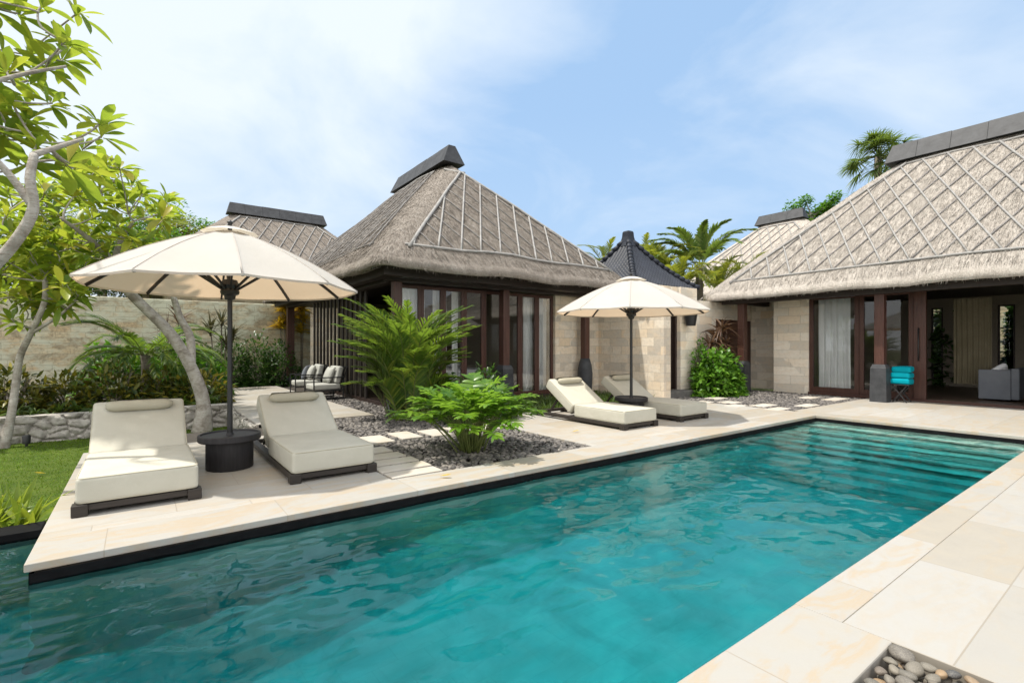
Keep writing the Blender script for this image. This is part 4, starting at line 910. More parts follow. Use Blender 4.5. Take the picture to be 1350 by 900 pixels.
def lounger(loc, label, ang=33, seed=0):
    t = thing('sun_lounger', label, 'sun lounger', loc, 'sun loungers beside the pool')
    W = 0.40
    f = MB()
    for s_ in (-1, 1): f.rbox(s_*W - 0.045, s_*W + 0.045, 0.03, 2.42, 0.035, 0.095, 0.006, 1)
    f.rbox(-W + 0.046, W - 0.046, 0.03, 0.10, 0.037, 0.093, 0.006, 1); f.rbox(-W + 0.046, W - 0.046, 2.35, 2.42, 0.037, 0.093, 0.006, 1)
    for i in range(11): y = 0.13 + i*0.115; f.rbox(-W + 0.046, W - 0.046, y, y + 0.09, 0.06, 0.085, 0.004, 1)
    f.build('frame', M['frame_wood'], t)
    for s_ in (-1, 1):
        for y in (0.0, 2.34): MB().rbox(s_*W - 0.055, s_*W + 0.055, y + 0.005, y + 0.11, 0.0, 0.097, 0.008, 2).build('leg', M['frame_wood'], t)
    mt = soft_slab(MB(), -0.43, 0.43, 0.02, 1.22, 0.098, 0.315, 0.036, None, 0.005, seed).build('mattress', M['cushion'], t, True); piping(-0.43, 0.43, 0.02, 1.22, (0.306, 0.107), mt)
    a = rad(ang)
    T = Matrix.Translation((0, 1.235, 0.30)) @ Matrix.Rotation(a, 4, 'X')
    bk = soft_slab(MB(), -0.425, 0.425, 0.0, 0.84, -0.19, 0.0, 0.04, T, 0.005, seed + 9).build('backrest', M['cushion'], t, True); piping(-0.425, 0.425, 0.0, 0.84, (-0.01, -0.18), bk, T)
    q = lambda y, z: (T @ Vector((0, y, z)))
    for s_ in (-0.33, 0.33):
        b = MB(); p0, p1 = q(0.02, -0.21), q(0.80, -0.21); b.bar((s_, p0.y, p0.z), (s_, p1.y, p1.z), 0.05, 0.03)
        p2 = q(0.48, -0.215); b.bar((s_, p2.y, p2.z), (s_, 2.02, 0.085), 0.035, 0.03)
        b.build('back_support', M['frame_wood'], t)
    bo = MB(); n = 20; P = []; Rr = []
    for i in range(n + 1):
        u = i/n*2 - 1; P.append((u*0.31, 0, 0)); Rr.append(0.072*max(0.15, (1 - abs(u)**7))**0.5)
    bo.tube(P, Rr, 18); Vb = np.concatenate(bo.v); Vb[:, 2] *= 0.86
    Vb += np.array([[0, 0.004*noise.noise((p[0]*7 + seed, p[1]*20, p[2]*20)), 0.004*noise.noise((p[0]*9, p[1]*15, seed))] for p in Vb])
    c = q(0.68, 0.055); Tm = Matrix.Translation((0, c.y, c.z)) @ Matrix.Rotation(a*0.5, 4, 'X')
    bo.v = [np.array([(Tm @ Vector(p))[:] for p in Vb])]
    bl = bo.build('bolster', M['bolster'], t, True)
    st = MB(); L = []
    for yy, zz in ((0.70, 0.128), (0.765, 0.075), (0.815, 0.012), (0.845, -0.05), (0.842, -0.17)):
        p = q(yy, zz); L.append(p)
    V = []
    for p in L:
        for i in range(25): x = -0.27 + 0.54*i/24; V.append((x, p.y, p.z + 0.0012*math.sin(i*2.6)))
    st.add(V, [(r*25+i, r*25+i+1, (r+1)*25+i+1, (r+1)*25+i) for r in range(4) for i in range(24)]).build('strap', M['bolster'], bl, True)
    return t
lounger((0.0, 5.38, 0), 'beige sun lounger nearest the lawn, at the left corner of the pool deck', 34, 1)
lounger((1.665, 5.36, 0), 'beige sun lounger between the black drum table and the stepping stones', 33, 2)
lounger((6.86, 5.50, 0), 'beige sun lounger by the strip of grass, just left of the far umbrella pole', 33, 3)
lounger((8.42, 5.50, 0), 'beige sun lounger right of the far umbrella pole, in front of the stone wall', 33, 4)

def umbrella(loc, label, rz, Rr=1.49):
    t = thing('patio_umbrella', label, 'umbrella', loc, 'cream patio umbrellas', rz)
    zr, zt, n = 2.07, 2.74, 10
    prof = lambda u: zt - (zt - zr)*(0.55*u + 0.45*u*u)
    V = []; nu, na = 22, 12
    for k in range(n):
        for i in range(nu + 1):
            u = 0.02 + 0.98*i/nu
            for j in range(na + 1):
                s_ = j/na; a0, a1 = k/n*2*math.pi, (k+1)/n*2*math.pi
                p0 = np.array([math.cos(a0), math.sin(a0)]); p1 = np.array([math.cos(a1), math.sin(a1)])
                p = (p0*(1-s_) + p1*s_)*u*Rr
                sag = 0.035*math.sin(math.pi*s_)*u**1.2*(1.0 - 0.35*u)
                z = prof(u) - sag + (0.012*math.sin(math.pi*s_) if i == nu else 0) + 0.003*noise.noise((p[0]*5, p[1]*5, k))
                V.append((p[0], p[1], z))
    V = np.array(V); F = []
    for k in range(n):
        o_ = k*(nu+1)*(na+1)
        for i in range(nu):
            for j in range(na): a = o_ + i*(na+1) + j; F.append((a, a+na+1, a+na+2, a+1))
    m_ = MB().add(V, F)
    # hem: a short turned-down edge
    for k in range(n):
        o_ = k*(nu+1)*(na+1) + nu*(na+1); H = V[o_:o_+na+1]; lo_ = H*[0.998, 0.998, 1] - [0, 0, 0.022]
        m_.add(np.concatenate([H, lo_]), [(j, j+na+1, j+na+2, j+1) for j in range(na)])
    cn_ = m_.build('canopy', M['canopy'], t, True, 25)
    sm = MB()
    for k in range(n):
        a = k/n*2*math.pi
        sm.tube([(math.cos(a)*u*Rr, math.sin(a)*u*Rr, prof(u)+0.002) for u in np.linspace(0.08, 0.995, 10)], 0.005, 6)
    sm.build('seam', M['canopy'], cn_, True)
    vt = MB(); V = []
    for i in range(5):
        u = i/4
        for k in range(20): a = k/20*2*math.pi; rr = (0.03 + 0.26*u)*(1 - 0.05*math.cos(a*10)*0.5); V.append((rr*math.cos(a), rr*math.sin(a), zt + 0.035 - 0.075*u**1.5))
    vt.add(V, [(i*20+k, i*20+(k+1) % 20, (i+1)*20+(k+1) % 20, (i+1)*20+k) for i in range(4) for k in range(20)]); vt.build('vent', M['vent'], cn_, True)
    MB().lathe([(0.030, 0.38), (0.026, 1.2), (0.026, 2.70), (0.02, 2.80), (0.03, 2.83), (0.0, 2.86)], n=18).build('pole', M['metal'], t, True, 40)
    MB().lathe([(0.031, 1.93), (0.055, 1.94), (0.06, 1.98), (0.095, 2.0), (0.10, 2.03), (0.085, 2.06), (0.10, 2.10), (0.075, 2.16), (0.031, 2.17)], n=24).build('hub', M['metal'], t, True, 30)
    for k in range(n):
        a = k/n*2*math.pi; ca, sa = math.cos(a), math.sin(a)
        rb = MB()
        for i in range(8):
            u0, u1 = 0.05 + 0.94*i/8, 0.05 + 0.94*(i+1)/8
            rb.bar((ca*u0*Rr, sa*u0*Rr, prof(u0)-0.022), (ca*u1*Rr, sa*u1*Rr, prof(u1)-0.022), 0.022, 0.032)
        r_ = rb.build('rib', M['metal'], t)
        MB().bar((ca*0.09, sa*0.09, 2.06), (ca*0.48*Rr, sa*0.48*Rr, prof(0.48)-0.04), 0.018, 0.024).build('strut', M['metal'], r_)
    MB().lathe([(0.235, 0.0), (0.243, 0.01), (0.243, 0.31), (0.235, 0.315)], n=48).build('base_drum', M['drum'], t, True, 40)
    MB().lathe([(0.20, 0.316), (0.313, 0.318), (0.322, 0.33), (0.322, 0.385), (0.313, 0.395), (0.296, 0.395), (0.29, 0.378), (0.04, 0.377), (0.034, 0.40)], n=56).build('table_top', M['drum'], t, True, 35)
    return t
umbrella((0.83, 6.57, 0), 'large cream umbrella over the two loungers nearest the lawn', rad(15), 1.41)
umbrella((7.80, 6.52, 0), 'cream umbrella over the two far loungers by the stone wall', rad(3))

# towel stand
ts = thing('towel_stand', 'small black folding stand under the turquoise towels by the glass doors', 'stand', (15.3, 4.2, 0), rz=rad(90))
for s_ in (-0.16, 0.16):
    MB().bar((-0.15, s_, 0.0), (0.15, s_, 0.43), 0.022, 0.03).build('leg', M['metal'], ts); MB().bar((0.15, s_*0.85, 0.0), (-0.15, s_*0.85, 0.43), 0.022, 0.03).build('leg', M['metal'], ts)
b = MB(); b.rbox(-0.20, 0.20, -0.19, -0.16, 0.42, 0.447, 0.006); b.rbox(-0.20, 0.20, 0.16, 0.19, 0.42, 0.447, 0.006)
for i in range(6): b.rbox(-0.185 + i*0.068, -0.15 + i*0.068, -0.16, 0.16, 0.425, 0.44, 0.004)
b.build('top', M['metal'], ts)
for i, l in enumerate(('folded turquoise towel at the bottom of the stack by the glass doors', 'folded turquoise towel in the middle of the stack by the glass doors', 'folded turquoise towel on top of the stack by the glass doors')):
    m_ = MB()
    soft_slab(m_, -0.205, 0.205 - 0.006*i, -0.18, 0.18, 0.004, 0.142, 0.05, None, 0.014, i*5)
    o = m_.build('towel', M['towel'], None, True); o.location = (15.3 + 0.008*i, 4.2 - 0.006*i, 0.448 + i*0.146); o.rotation_euler = (0, 0, rad(90 + (i-1)*2))
    tag(o, l, 'towel', 'stacked turquoise towels')

# patio armchairs
def armchair(loc, rz, label):
    t = thing('patio_armchair', label, 'armchair', loc, 'dark patio armchairs with grey cushions', rz)
    for s_ in (-0.36, 0.36):
        f = MB()
        f.rbox(-0.03, 0.0, s_-0.015, s_+0.015, 0.0, 0.56, 0.004, 1); f.rbox(0.74, 0.77, s_-0.015, s_+0.015, 0.0, 0.50, 0.004, 1)
        f.rbox(-0.03, 0.80, s_-0.03, s_+0.03, 0.561, 0.59, 0.004, 1); f.rbox(0.001, 0.739, s_-0.013, s_+0.013, 0.0, 0.03, 0.004, 1); f.rbox(0.001, 0.739, s_-0.013, s_+0.013, 0.22, 0.255, 0.004, 1)
        f.build('side_frame', M['metal'], t)
    b = MB(); b.rbox(0.0, 0.03, -0.344, 0.344, 0.22, 0.25, 0.004, 1); b.rbox(0.70, 0.73, -0.344, 0.344, 0.22, 0.25, 0.004, 1)
    for i in range(6): y = -0.3 + i*0.11; b.bar((0.72, y, 0.25), (0.88, y, 0.84), 0.03, 0.015)
    b.bar((0.88, -0.36, 0.84), (0.88, 0.36, 0.84), 0.03, 0.03); b.build('frame', M['metal'], t)
    soft_slab(MB(), 0.0, 0.70, -0.33, 0.33, 0.255, 0.40, 0.045, None, 0.006, 3).build('seat', M['chair_cushion'], t, True)
    T = Matrix.Translation((0.66, 0, 0.40)) @ Matrix.Rotation(rad(-75), 4, 'Y')
    soft_slab(MB(), 0.0, 0.46, -0.33, 0.33, -0.02, 0.12, 0.05, T, 0.006, 5).build('back_cushion', M['chair_cushion'], t, True)
    return t
armchair((3.58, 13.72, -0.003), 0.06, 'dark framed armchair with grey cushions nearest the areca palm on the patio')
armchair((3.55, 15.35, -0.003), -0.04, 'dark framed armchair with grey cushions at the far side of the patio')
def pillow(x, y, z, rz, label, mat='chair_cushion'):
    bm = bmesh.new(); bmesh.ops.create_cube(bm, size=1); bmesh.ops.subdivide_edges(bm, edges=bm.edges[:], cuts=7, use_grid_fill=True)
    for v in bm.verts:
        q = (1 - (2*v.co.x)**2)*(1 - (2*v.co.y)**2); v.co.z *= 0.03 + 0.17*max(0, q)**0.5; k = 1 - 0.10*(1 - abs(v.co.x*v.co.y)*4)
        v.co.x *= 0.44*k; v.co.y *= 0.44*k
    o = MB().bm(bm).build('cushion', M[mat], None, True); bm.free(); o.location = (x, y, z); o.rotation_euler = (0, rad(-68), rz); tag(o, label, 'cushion', 'scatter cushions on the patio armchairs')
pillow(4.07, 13.72, 0.63, 0.1, 'square scatter cushion on the armchair nearest the areca palm')
pillow(4.04, 15.35, 0.63, -0.1, 'square scatter cushion on the farther patio armchair')
pillow(3.98, 15.66, 0.62, -0.45, 'dark grey scatter cushion in the corner of the farther patio armchair', 'grey_fabric')
# garden spotlight at the foot of the small plumeria
sp = thing('garden_spotlight', 'small black spotlight on a spike by the plumeria trunk at the lawn edge', 'spotlight', (-1.62, 12.25, -0.42))
MB().lathe([(0.02, 0), (0.02, 0.08), (0.055, 0.09), (0.06, 0.22), (0.05, 0.24)], n=18).build('housing', M['metal'], sp, True, 40); MB().tube([(0, 0, -0.1), (0, 0, 0.02)], 0.012, 8).build('spike', M['metal'], sp)

# ------------------------------------------------------------------ trees and plants
def smooth_path(P, k=4):
    P = np.asarray(P, float); out_ = []
    for i in range(len(P) - 1):
        p0, p1, p2, p3 = P[max(i-1, 0)], P[i], P[i+1], P[min(i+2, len(P)-1)]
        for j in range(k):
            t = j/k; out_.append(0.5*((2*p1) + (-p0+p2)*t + (2*p0-5*p1+4*p2-p3)*t*t + (-p0+3*p1-3*p2+p3)*t**3))
    out_.append(P[-1]); return np.array(out_)
obov = lambda t: max(0.0, math.sin(math.pi*min(1, t)**1.35))**0.75 if 0 < t < 1 else (0.06 if t == 0 else 0.0)
def plumeria(name, label, trunks, tips, loc, leafL=(0.20, 0.34), nleaf=(9, 15), group=None, sd=1, mat='plumeria'):
    t = thing(name, label, 'tree', loc, group, world=True)
    tr = MB(); nodes = []
    for P, r0, r1 in trunks:
        Q = smooth_path(P, 5); rr = np.linspace(r0, r1, len(Q))
        rr = rr*(1 + 0.06*np.array([noise.noise((q[0]*4, q[1]*4, q[2]*6 + sd)) for q in Q]))
        if Q[0][2] < 0.3: rr[:6] *= np.linspace(1.55, 1.0, 6)
        tr.tube(Q, rr, 14)
        for q, r in zip(Q[len(Q)//3:], rr[len(Q)//3:]): nodes.append((q, r))
    br = MB(); tips = sorted(tips, key=lambda p: min(np.linalg.norm(p - n[0]) for n in nodes)); ends = []
    rg = np.random.RandomState(sd)
    for p in tips:
        best = min(nodes, key=lambda n: np.linalg.norm(p - n[0]) + 0.8*max(0, n[0][2] - p[2] + 0.1) + (0.25 if n[1] < 0.014 else 0)); q, r = best
        L = np.linalg.norm(p - q)
        if L < 0.12: continue
        side = rg.normal(0, 1, 3); side[2] = 0
        m1 = q + (p - q)*0.35 + side*0.10*L + np.array([0, 0, -0.06*L]); m2 = q + (p - q)*0.75 + side*0.07*L + np.array([0, 0, -0.05*L])
        Q = smooth_path([q, m1, m2, p], 4); r0 = min(r*0.8, 0.010 + 0.015*L); rr = np.linspace(max(r0, 0.011), 0.0105, len(Q))
        br.tube(Q, rr, 8)
        for a, c in zip(Q[4::4], rr[4::4]): nodes.append((a, c))
        ends.append((p, nrm(p - m2 + np.array([0, 0, 0.25*L]))))
    tr.build('trunk', M['bark'], t, True); br.build('branches', M['bark'], t, True)
    B, D, LL, W, DR, UP = [], [], [], [], [], []
    for p, ax in ends:
        u = nrm(np.cross(ax, rg.normal(0, 1, 3))); v = np.cross(ax, u); k = rg.randint(*nleaf); sz = rg.uniform(0.8, 1.1)
        for i in range(k):
            a = i*2.4 + rg.uniform(-0.3, 0.3); el = rg.uniform(0.15, 1.15) if i < k*0.75 else rg.uniform(-0.25, 0.3)
            rd = u*math.cos(a) + v*math.sin(a); B.append(p - ax*rg.uniform(0, 0.09) + rd*0.012); D.append(rd*math.cos(el) + ax*math.sin(el))
            L = rg.uniform(*leafL)*sz; LL.append(L); W.append(L*rg.uniform(0.25, 0.33)); DR.append(rg.uniform(0.10, 0.42)); UP.append(ax*0.8 + np.array([0, 0, 0.7]) - rd*0.2 + rg.normal(0, 0.15, 3))
    V, F = leafset(B, D, LL, W, DR, 0.28, 7, obov, np.array(UP))
    MB().many(V, F).build('crown', M[mat], t, True); return t
def pxtips(n, poly, d0, d1, seed):
    rg = np.random.RandomState(seed); out_ = []; poly = np.array(poly, float)
    def inside(x, y):
        c = False; j = len(poly) - 1
        for i in range(len(poly)):
            if (poly[i][1] > y) != (poly[j][1] > y) and x < (poly[j][0]-poly[i][0])*(y-poly[i][1])/(poly[j][1]-poly[i][1]) + poly[i][0]: c = not c
            j = i
        return c
    while len(out_) < n:
        x, y = rg.uniform(poly[:, 0].min(), poly[:, 0].max()), rg.uniform(poly[:, 1].min(), poly[:, 1].max())
        if not inside(x, y): continue
        p = at(x, y, rg.uniform(d0, d1))
        if all(np.linalg.norm(p - q) > 0.17 for q in out_[-60:]): out_.append(p)
    return out_
A = np.array
plumeria('plumeria_tree', 'plumeria with a thick forked trunk leaning out from behind the drum table', [
    ([(1.05, 12.45, -0.45), (1.07, 12.42, 0.21), (0.86, 12.45, 0.94), (0.5, 12.47, 1.65), (0.06, 12.42, 2.18), (-0.24, 12.4, 2.56), (-0.41, 12.27, 3.02)], 0.14, 0.075),
    ([(0.86, 12.45, 0.94), (0.85, 12.6, 1.58), (0.69, 12.83, 1.99), (0.59, 13.02, 2.4), (0.53, 13.19, 2.74)], 0.085, 0.05),
    ([(-0.41, 12.27, 3.02), (-0.75, 11.9, 3.35), (-1.1, 11.5, 3.6)], 0.07, 0.02), ([(-0.41, 12.27, 3.02), (-0.3, 12.1, 3.4), (-0.1, 11.8, 3.75)], 0.065, 0.02),
    ([(0.53, 13.19, 2.74), (0.9, 13.2, 3.1), (1.3, 12.9, 3.4)], 0.05, 0.018)],
    pxtips(100, [(10, 235), (120, 205), (200, 232), (275, 290), (285, 330), (230, 345), (150, 360), (60, 385), (10, 340)], 8.8, 11.6, 11)
    + pxtips(40, [(20, 340), (120, 340), (95, 400), (40, 410)], 9.5, 11, 12), (1.05, 12.45, -0.42), (0.32, 0.50), (8, 13), None, 3)
plumeria('plumeria_tree', 'slim pale plumeria rising at the left end of the low stone wall', [
    ([(-1.95, 12.38, -0.45), (-1.85, 12.43, 0.1), (-1.79, 12.55, 0.8), (-1.74, 12.52, 1.21), (-1.59, 12.41, 1.62), (-1.41, 12.4, 2.17), (-1.39, 12.38, 2.6)], 0.066, 0.04),
    ([(-2.0, 12.4, -0.45), (-2.12, 12.3, 0.2), (-2.4, 12.2, 0.9), (-2.6, 12.1, 1.7)], 0.06, 0.04), ([(-1.59, 12.41, 1.62), (-1.2, 12.3, 1.95), (-0.95, 12.2, 2.25)], 0.034, 0.013)],
    pxtips(70, [(-60, 250), (60, 225), (130, 300), (110, 395), (20, 430), (-60, 420)], 8.4, 10.2, 21), (-1.95, 12.38, -0.42), (0.28, 0.44), (8, 13), None, 5)
plumeria('plumeria_tree', 'nearest plumeria whose knobbly limb enters over the lawn at the left edge', [
    ([(-2.3, 7.4, -0.35), (-2.1, 7.25, 0.4), (-1.75, 7.0, 1.1), (-1.37, 6.76, 1.65), (-1.15, 6.59, 2.04), (-0.93, 6.45, 2.36), (-0.80, 6.38, 2.66), (-0.82, 6.38, 2.95), (-0.80, 6.45, 3.2)], 0.068, 0.034),
    ([(-0.80, 6.38, 2.7), (-0.95, 6.42, 2.95), (-1.12, 6.4, 3.2), (-1.25, 6.3, 3.6), (-1.2, 6.1, 4.0)], 0.036, 0.013), ([(-0.80, 6.45, 3.2), (-0.6, 6.5, 3.35), (-0.45, 6.5, 3.45)], 0.030, 0.012),
    ([(-1.25, 6.3, 3.6), (-0.85, 6.25, 3.85), (-0.55, 6.2, 4.0)], 0.024, 0.011)],
    pxtips(50, [(-110, -60), (60, -50), (112, 10), (140, 50), (160, 110), (135, 190), (95, 225), (20, 175), (-100, 200)], 5.0, 6.9, 31) + pxtips(16, [(-60, 140), (70, 130), (75, 215), (-40, 240)], 5.0, 5.7, 33), (-2.3, 7.4, -0.35), (0.26, 0.40), (8, 12), None, 9)

def frond_leaves(P, nl, L, W, droop, rg, ang=0.9, start=0.18, twist=0.3):
    "leaflets along both sides of a midrib path"
    P = smooth_path(P, 6); T = nrm(np.gradient(P, axis=0)); B, D, LL, WW, UP = [], [], [], [], []
    for i in range(nl):
        t = start + (1 - start)*i/(nl - 1); f = t*(len(P) - 1); k = int(min(f, len(P) - 2)); p = P[k] + (P[k+1] - P[k])*(f - k); tg = T[k]
        sd = nrm(np.cross(tg, [0, 0, 1.0])); up = np.cross(sd, tg); a = ang*(1 - 0.55*t)
        l = L*(0.35 + 0.65*math.sin(math.pi*min(1, 0.18 + 0.82*t)**1.0))
        for s_ in (-1, 1):
            B.append(p); D.append(tg*math.cos(a) + sd*s_*math.sin(a) + up*(0.35 - 0.2*t) + rg.normal(0, 0.06, 3)); LL.append(l*rg.uniform(0.85, 1.1)); WW.append(W); UP.append(up + sd*s_*twist)
    return B, D, LL, WW, UP, P
lance = lambda t: (0.35 + 0.65*math.sin(math.pi*min(1, t*0.75 + 0.22)))*(1 - t**3) if t < 1 else 0.0
def palm(name, label, base, nf, fl, leafL, leafW, h0, spread, mat, seed, trunk=None, elev=(0.5, 1.4), cat='palm', droop=0.55, nl=26, bend=1.8, var=0.0, group=None):
    rg = np.random.RandomState(seed); t = thing(name, label, cat, tuple(base), group, world=True); base = A(base, float)
    lf = MB(); ri = MB(); tr = MB(); top = base + A([0, 0, h0])
    if trunk:
        Q = smooth_path([base - A([0, 0, 0.1]), base + A([0.03, 0.02, h0*0.5]), top], 6); tr.tube(Q, np.linspace(trunk*1.2, trunk*0.9, len(Q)), 12); tr.build('trunk', M['palm_bark'], t, True)
    for i in range(nf):
        a = i*2.4 + rg.uniform(-0.35, 0.35); el = rg.uniform(*elev); L = fl*rg.uniform(0.75, 1.1)
        if var: q_ = rg.uniform(0, 1)**0.8; L = fl*(1 - var + var*q_)*rg.uniform(0.92, 1.08); el = elev[0] + (elev[1] - elev[0])*q_**0.45 + rg.uniform(-0.12, 0.08)
        b0 = top + A([math.cos(a), math.sin(a), 0])*rg.uniform(0, spread) if not trunk else top + A([math.cos(a), math.sin(a), 0])*trunk*0.5
        h = A([math.cos(a), math.sin(a), 0]); p1 = b0 + (h*math.cos(el) + A([0, 0, math.sin(el)]))*L*0.4
        d2 = h*math.cos(el - 0.35) + A([0, 0, math.sin(el - 0.35)]); p2 = p1 + d2*L*0.32; d3 = h*math.cos(el - droop*bend) + A([0, 0, math.sin(el - droop*bend)]); p3 = p2 + d3*L*0.28
        B, D, LL, WW, UP, Pp = frond_leaves([b0, p1, p2, p3], nl, leafL*rg.uniform(0.85, 1.1), leafW, 0.3, rg)
        V, F = leafset(B, D, LL, WW, rg.uniform(0.15, 0.4), 0.2, 4, lance, A(UP)); lf.many(V, F)
        ri.tube(Pp, np.linspace(0.013, 0.004, len(Pp)), 5)
    lf.build('fronds', M[mat], t, True); ri.build('frond_stalks', M['stem'], t, True); return t

palm('areca_palm', 'tall bushy areca palm in the pebble bed before the central villa', (4.2, 9.0, -0.05), 125, 2.75, 0.42, 0.036, 0.0, 0.38, 'areca', 41, None, (1.02, 1.57), 'palm', 0.85, 24, 1.2, var=0.62)
palm('cycad_palm', 'dark green feather palm before the weathered boundary wall', (0.1, 15.6, 0.03), 38, 1.9, 0.38, 0.036, 1.15, 0.1, 'areca', 45, 0.11, (-0.1, 0.95), 'palm', 0.5, 30)

def philodendron(name, label, base, n, reach, seed, mat='philo'):
    rg = np.random.RandomState(seed); base = A(base, float); t = thing(name, label, 'plant', tuple(base), world=True); lf = MB(); st = MB()
    lobe = lambda t: (0.7 + 0.5*t)*(1 - t**5) if t < 1 else 0.0
    B, D, LL, WW, UP = [], [], [], [], []
    for i in range(n):
        a = i*2.4 + rg.uniform(-0.3, 0.3); q = (i + 0.5)/n; el = 1.52 - 0.86*q**1.3 + rg.uniform(-0.12, 0.12); L = reach*rg.uniform(0.7, 1.0)
        h = A([math.cos(a), math.sin(a), 0]); d = h*math.cos(el) + A([0, 0, math.sin(el)]); b0 = base + h*rg.uniform(0.03, 0.18) + A([0, 0, rg.uniform(0, 0.12)])
        p1 = b0 + d*L*0.5; p2 = p1 + (d*0.85 + h*0.25)*L*0.3
        st.tube(smooth_path([b0, p1, p2], 5), np.linspace(0.012, 0.006, 11), 6)
        bl = rg.uniform(0.30, 0.42); tg = nrm(d*0.6 + h*0.65 + A([0, 0, 0.05 - 0.25*q])); end = p2 + tg*bl - A([0, 0, 0.16*bl])
        P = smooth_path([p2, p2 + tg*bl*0.5, end], 6); T = nrm(np.gradient(P, axis=0)); m = 8
        for k in range(m):
            t_ = k/(m - 1); f = t_*(len(P) - 1); kk = int(min(f, len(P) - 2)); p = P[kk] + (P[kk+1] - P[kk])*(f - kk); tt = T[kk]; sd = nrm(np.cross(tt, [0, 0, 1.0])); up = np.cross(sd, tt)
            ang = 1.95 - 1.55*t_; l = bl*(0.26 + 0.24*math.sin(math.pi*(0.15 + 0.7*t_)))
            for s_ in (-1, 1):
                B.append(p); D.append(tt*math.cos(ang) + sd*s_*math.sin(ang) + up*rg.uniform(0.0, 0.3)); LL.append(l*rg.uniform(0.8, 1.2)); WW.append(bl*rg.uniform(0.13, 0.19)); UP.append(up)
        B.append(P[-2]); D.append(T[-1]); LL.append(bl*0.22); WW.append(bl*0.10); UP.append(np.cross(nrm(np.cross(T[-1], [0, 0, 1.0])), T[-1]))
        B.append(P[0]); D.append(P[-1] - P[0]); LL.append(np.linalg.norm(P[-1]-P[0])); WW.append(bl*0.20); UP.append(A([0, 0, 1.0]))
    V, F = leafset(B, D, LL, WW, rs.uniform(0.05, 0.35, len(B)), 0.22, 5, lobe, A(UP)); lf.many(V, F)
    lf.build('leaves', M[mat], t, True); st.build('stems', M['stem'], t, True); return t
philodendron('cut_leaf_philodendron', 'bright green cut-leaf philodendron spreading over the pebbles by the pool', (3.6, 5.75, -0.05), 84, 0.95, 51)

def shrub(name, label, c, rx, ry, rz_, n, L, W, mat, seed, group=None, cat='shrub', lump=0.35, prof=None, stems=7, flat=0.35):
    rg = np.random.RandomState(seed); c = A(c, float); t = thing(name, label, cat, (c[0], c[1], c[2]), group, world=True)
    d = rdirs(n, -0.25, 1); r = rg.uniform(0.25, 1.0, n)**0.45
    r *= A([1 + lump*noise.noise(tuple(x*1.9 + seed)) + 0.15*noise.noise(tuple(x*5 + seed)) for x in d])
    P = c + d*r[:, None]*A([rx, ry, rz_]); P[:, 2] = np.maximum(P[:, 2], c[2] + 0.02 + rg.uniform(0, 0.08, n))
    D = nrm(d*A([1, 1, 0.6]) + rg.normal(0, 0.55, (n, 3)) + A([0, 0, flat]))
    V, F = leafset(P, D, rg.uniform(L*0.7, L*1.2, n), rg.uniform(W*0.7, W*1.2, n), rg.uniform(0.1, 0.5, n), 0.25, 3, prof, nrm(A([0, 0, 1.0]) + d*0.6 + rg.normal(0, 0.3, (n, 3))))
    MB().many(V, F).build('foliage', M[mat], t, True)
    st = MB()
    for i in range(stems):
        a = rg.uniform(0, 6.3); e = c + A([math.cos(a)*rx*0.6, math.sin(a)*ry*0.6, rz_*0.8]); st.tube(smooth_path([c + A([0, 0, -0.03]), c*0.5 + e*0.5 + rg.normal(0, 0.04, 3), e], 4), np.linspace(0.018, 0.006, 9), 6)
    st.build('stems', M['palm_bark'], t, True); return t
def rosette(name, label, c, heads, n, L, W, mat, seed, cat='plant', el=(0.1, 1.5), droop=(0.2, 0.9), stem=0.02, group=None):
    "strap leaves in one or several heads, each on a cane"
    rg = np.random.RandomState(seed); c = A(c, float); t = thing(name, label, cat, tuple(c), group, world=True); B, D, LL, WW, DR = [], [], [], [], []; st = MB(); has = False
    for hx, hy, hz in heads:
        top = c + A([hx, hy, hz])
        if hz > 0.15: st.tube(smooth_path([c + A([hx*0.3, hy*0.3, -0.03]), c + A([hx*0.7, hy*0.7, hz*0.5]), top], 4), stem, 7); has = True
        for i in range(n):
            a = i*2.4 + rg.uniform(-0.3, 0.3); e = rg.uniform(*el); B.append(top + A([0, 0, rg.uniform(-0.25, 0.02)*min(1, hz)])); D.append((math.cos(a)*math.cos(e), math.sin(a)*math.cos(e), math.sin(e)))
            LL.append(L*rg.uniform(0.7, 1.15)); WW.append(W*rg.uniform(0.8, 1.2)); DR.append(rg.uniform(*droop))
    V, F = leafset(B, D, LL, WW, DR, 0.3, 7, lance); MB().many(V, F).build('leaves', M[mat], t, True)
    if has: st.build('cane', M['palm_bark'], t, True)
    return t

shrub('leafy_shrub', 'leafy green shrub between the philodendron and the villa window', (5.15, 7.95, -0.05), 0.75, 0.6, 1.05, 1500, 0.13, 0.055, 'bush', 61)
shrub('leafy_shrub', 'bright green leafy shrub before the dark door of the linking wall', (13.4, 8.0, -0.05), 0.98, 0.55, 1.34, 2600, 0.19, 0.105, 'bush_bright', 62, lump=0.25)
shrub('leafy_shrub', 'small dark green shrub against the wall under the hanging lantern', (13.05, 8.35, -0.05), 0.34, 0.2, 1.75, 700, 0.15, 0.05, 'bush_bright', 63)
rosette('ti_plant', 'reddish brown strap-leaved ti plant above the bright shrub by the dark door', (13.9, 8.35, -0.05), [(0, 0, 1.75), (-0.35, 0, 1.55), (0.35, -0.05, 1.5), (0.1, -0.1, 2.0)], 34, 0.75, 0.06, 'ti', 64, 'plant', (0.0, 1.45), (0.2, 0.8))
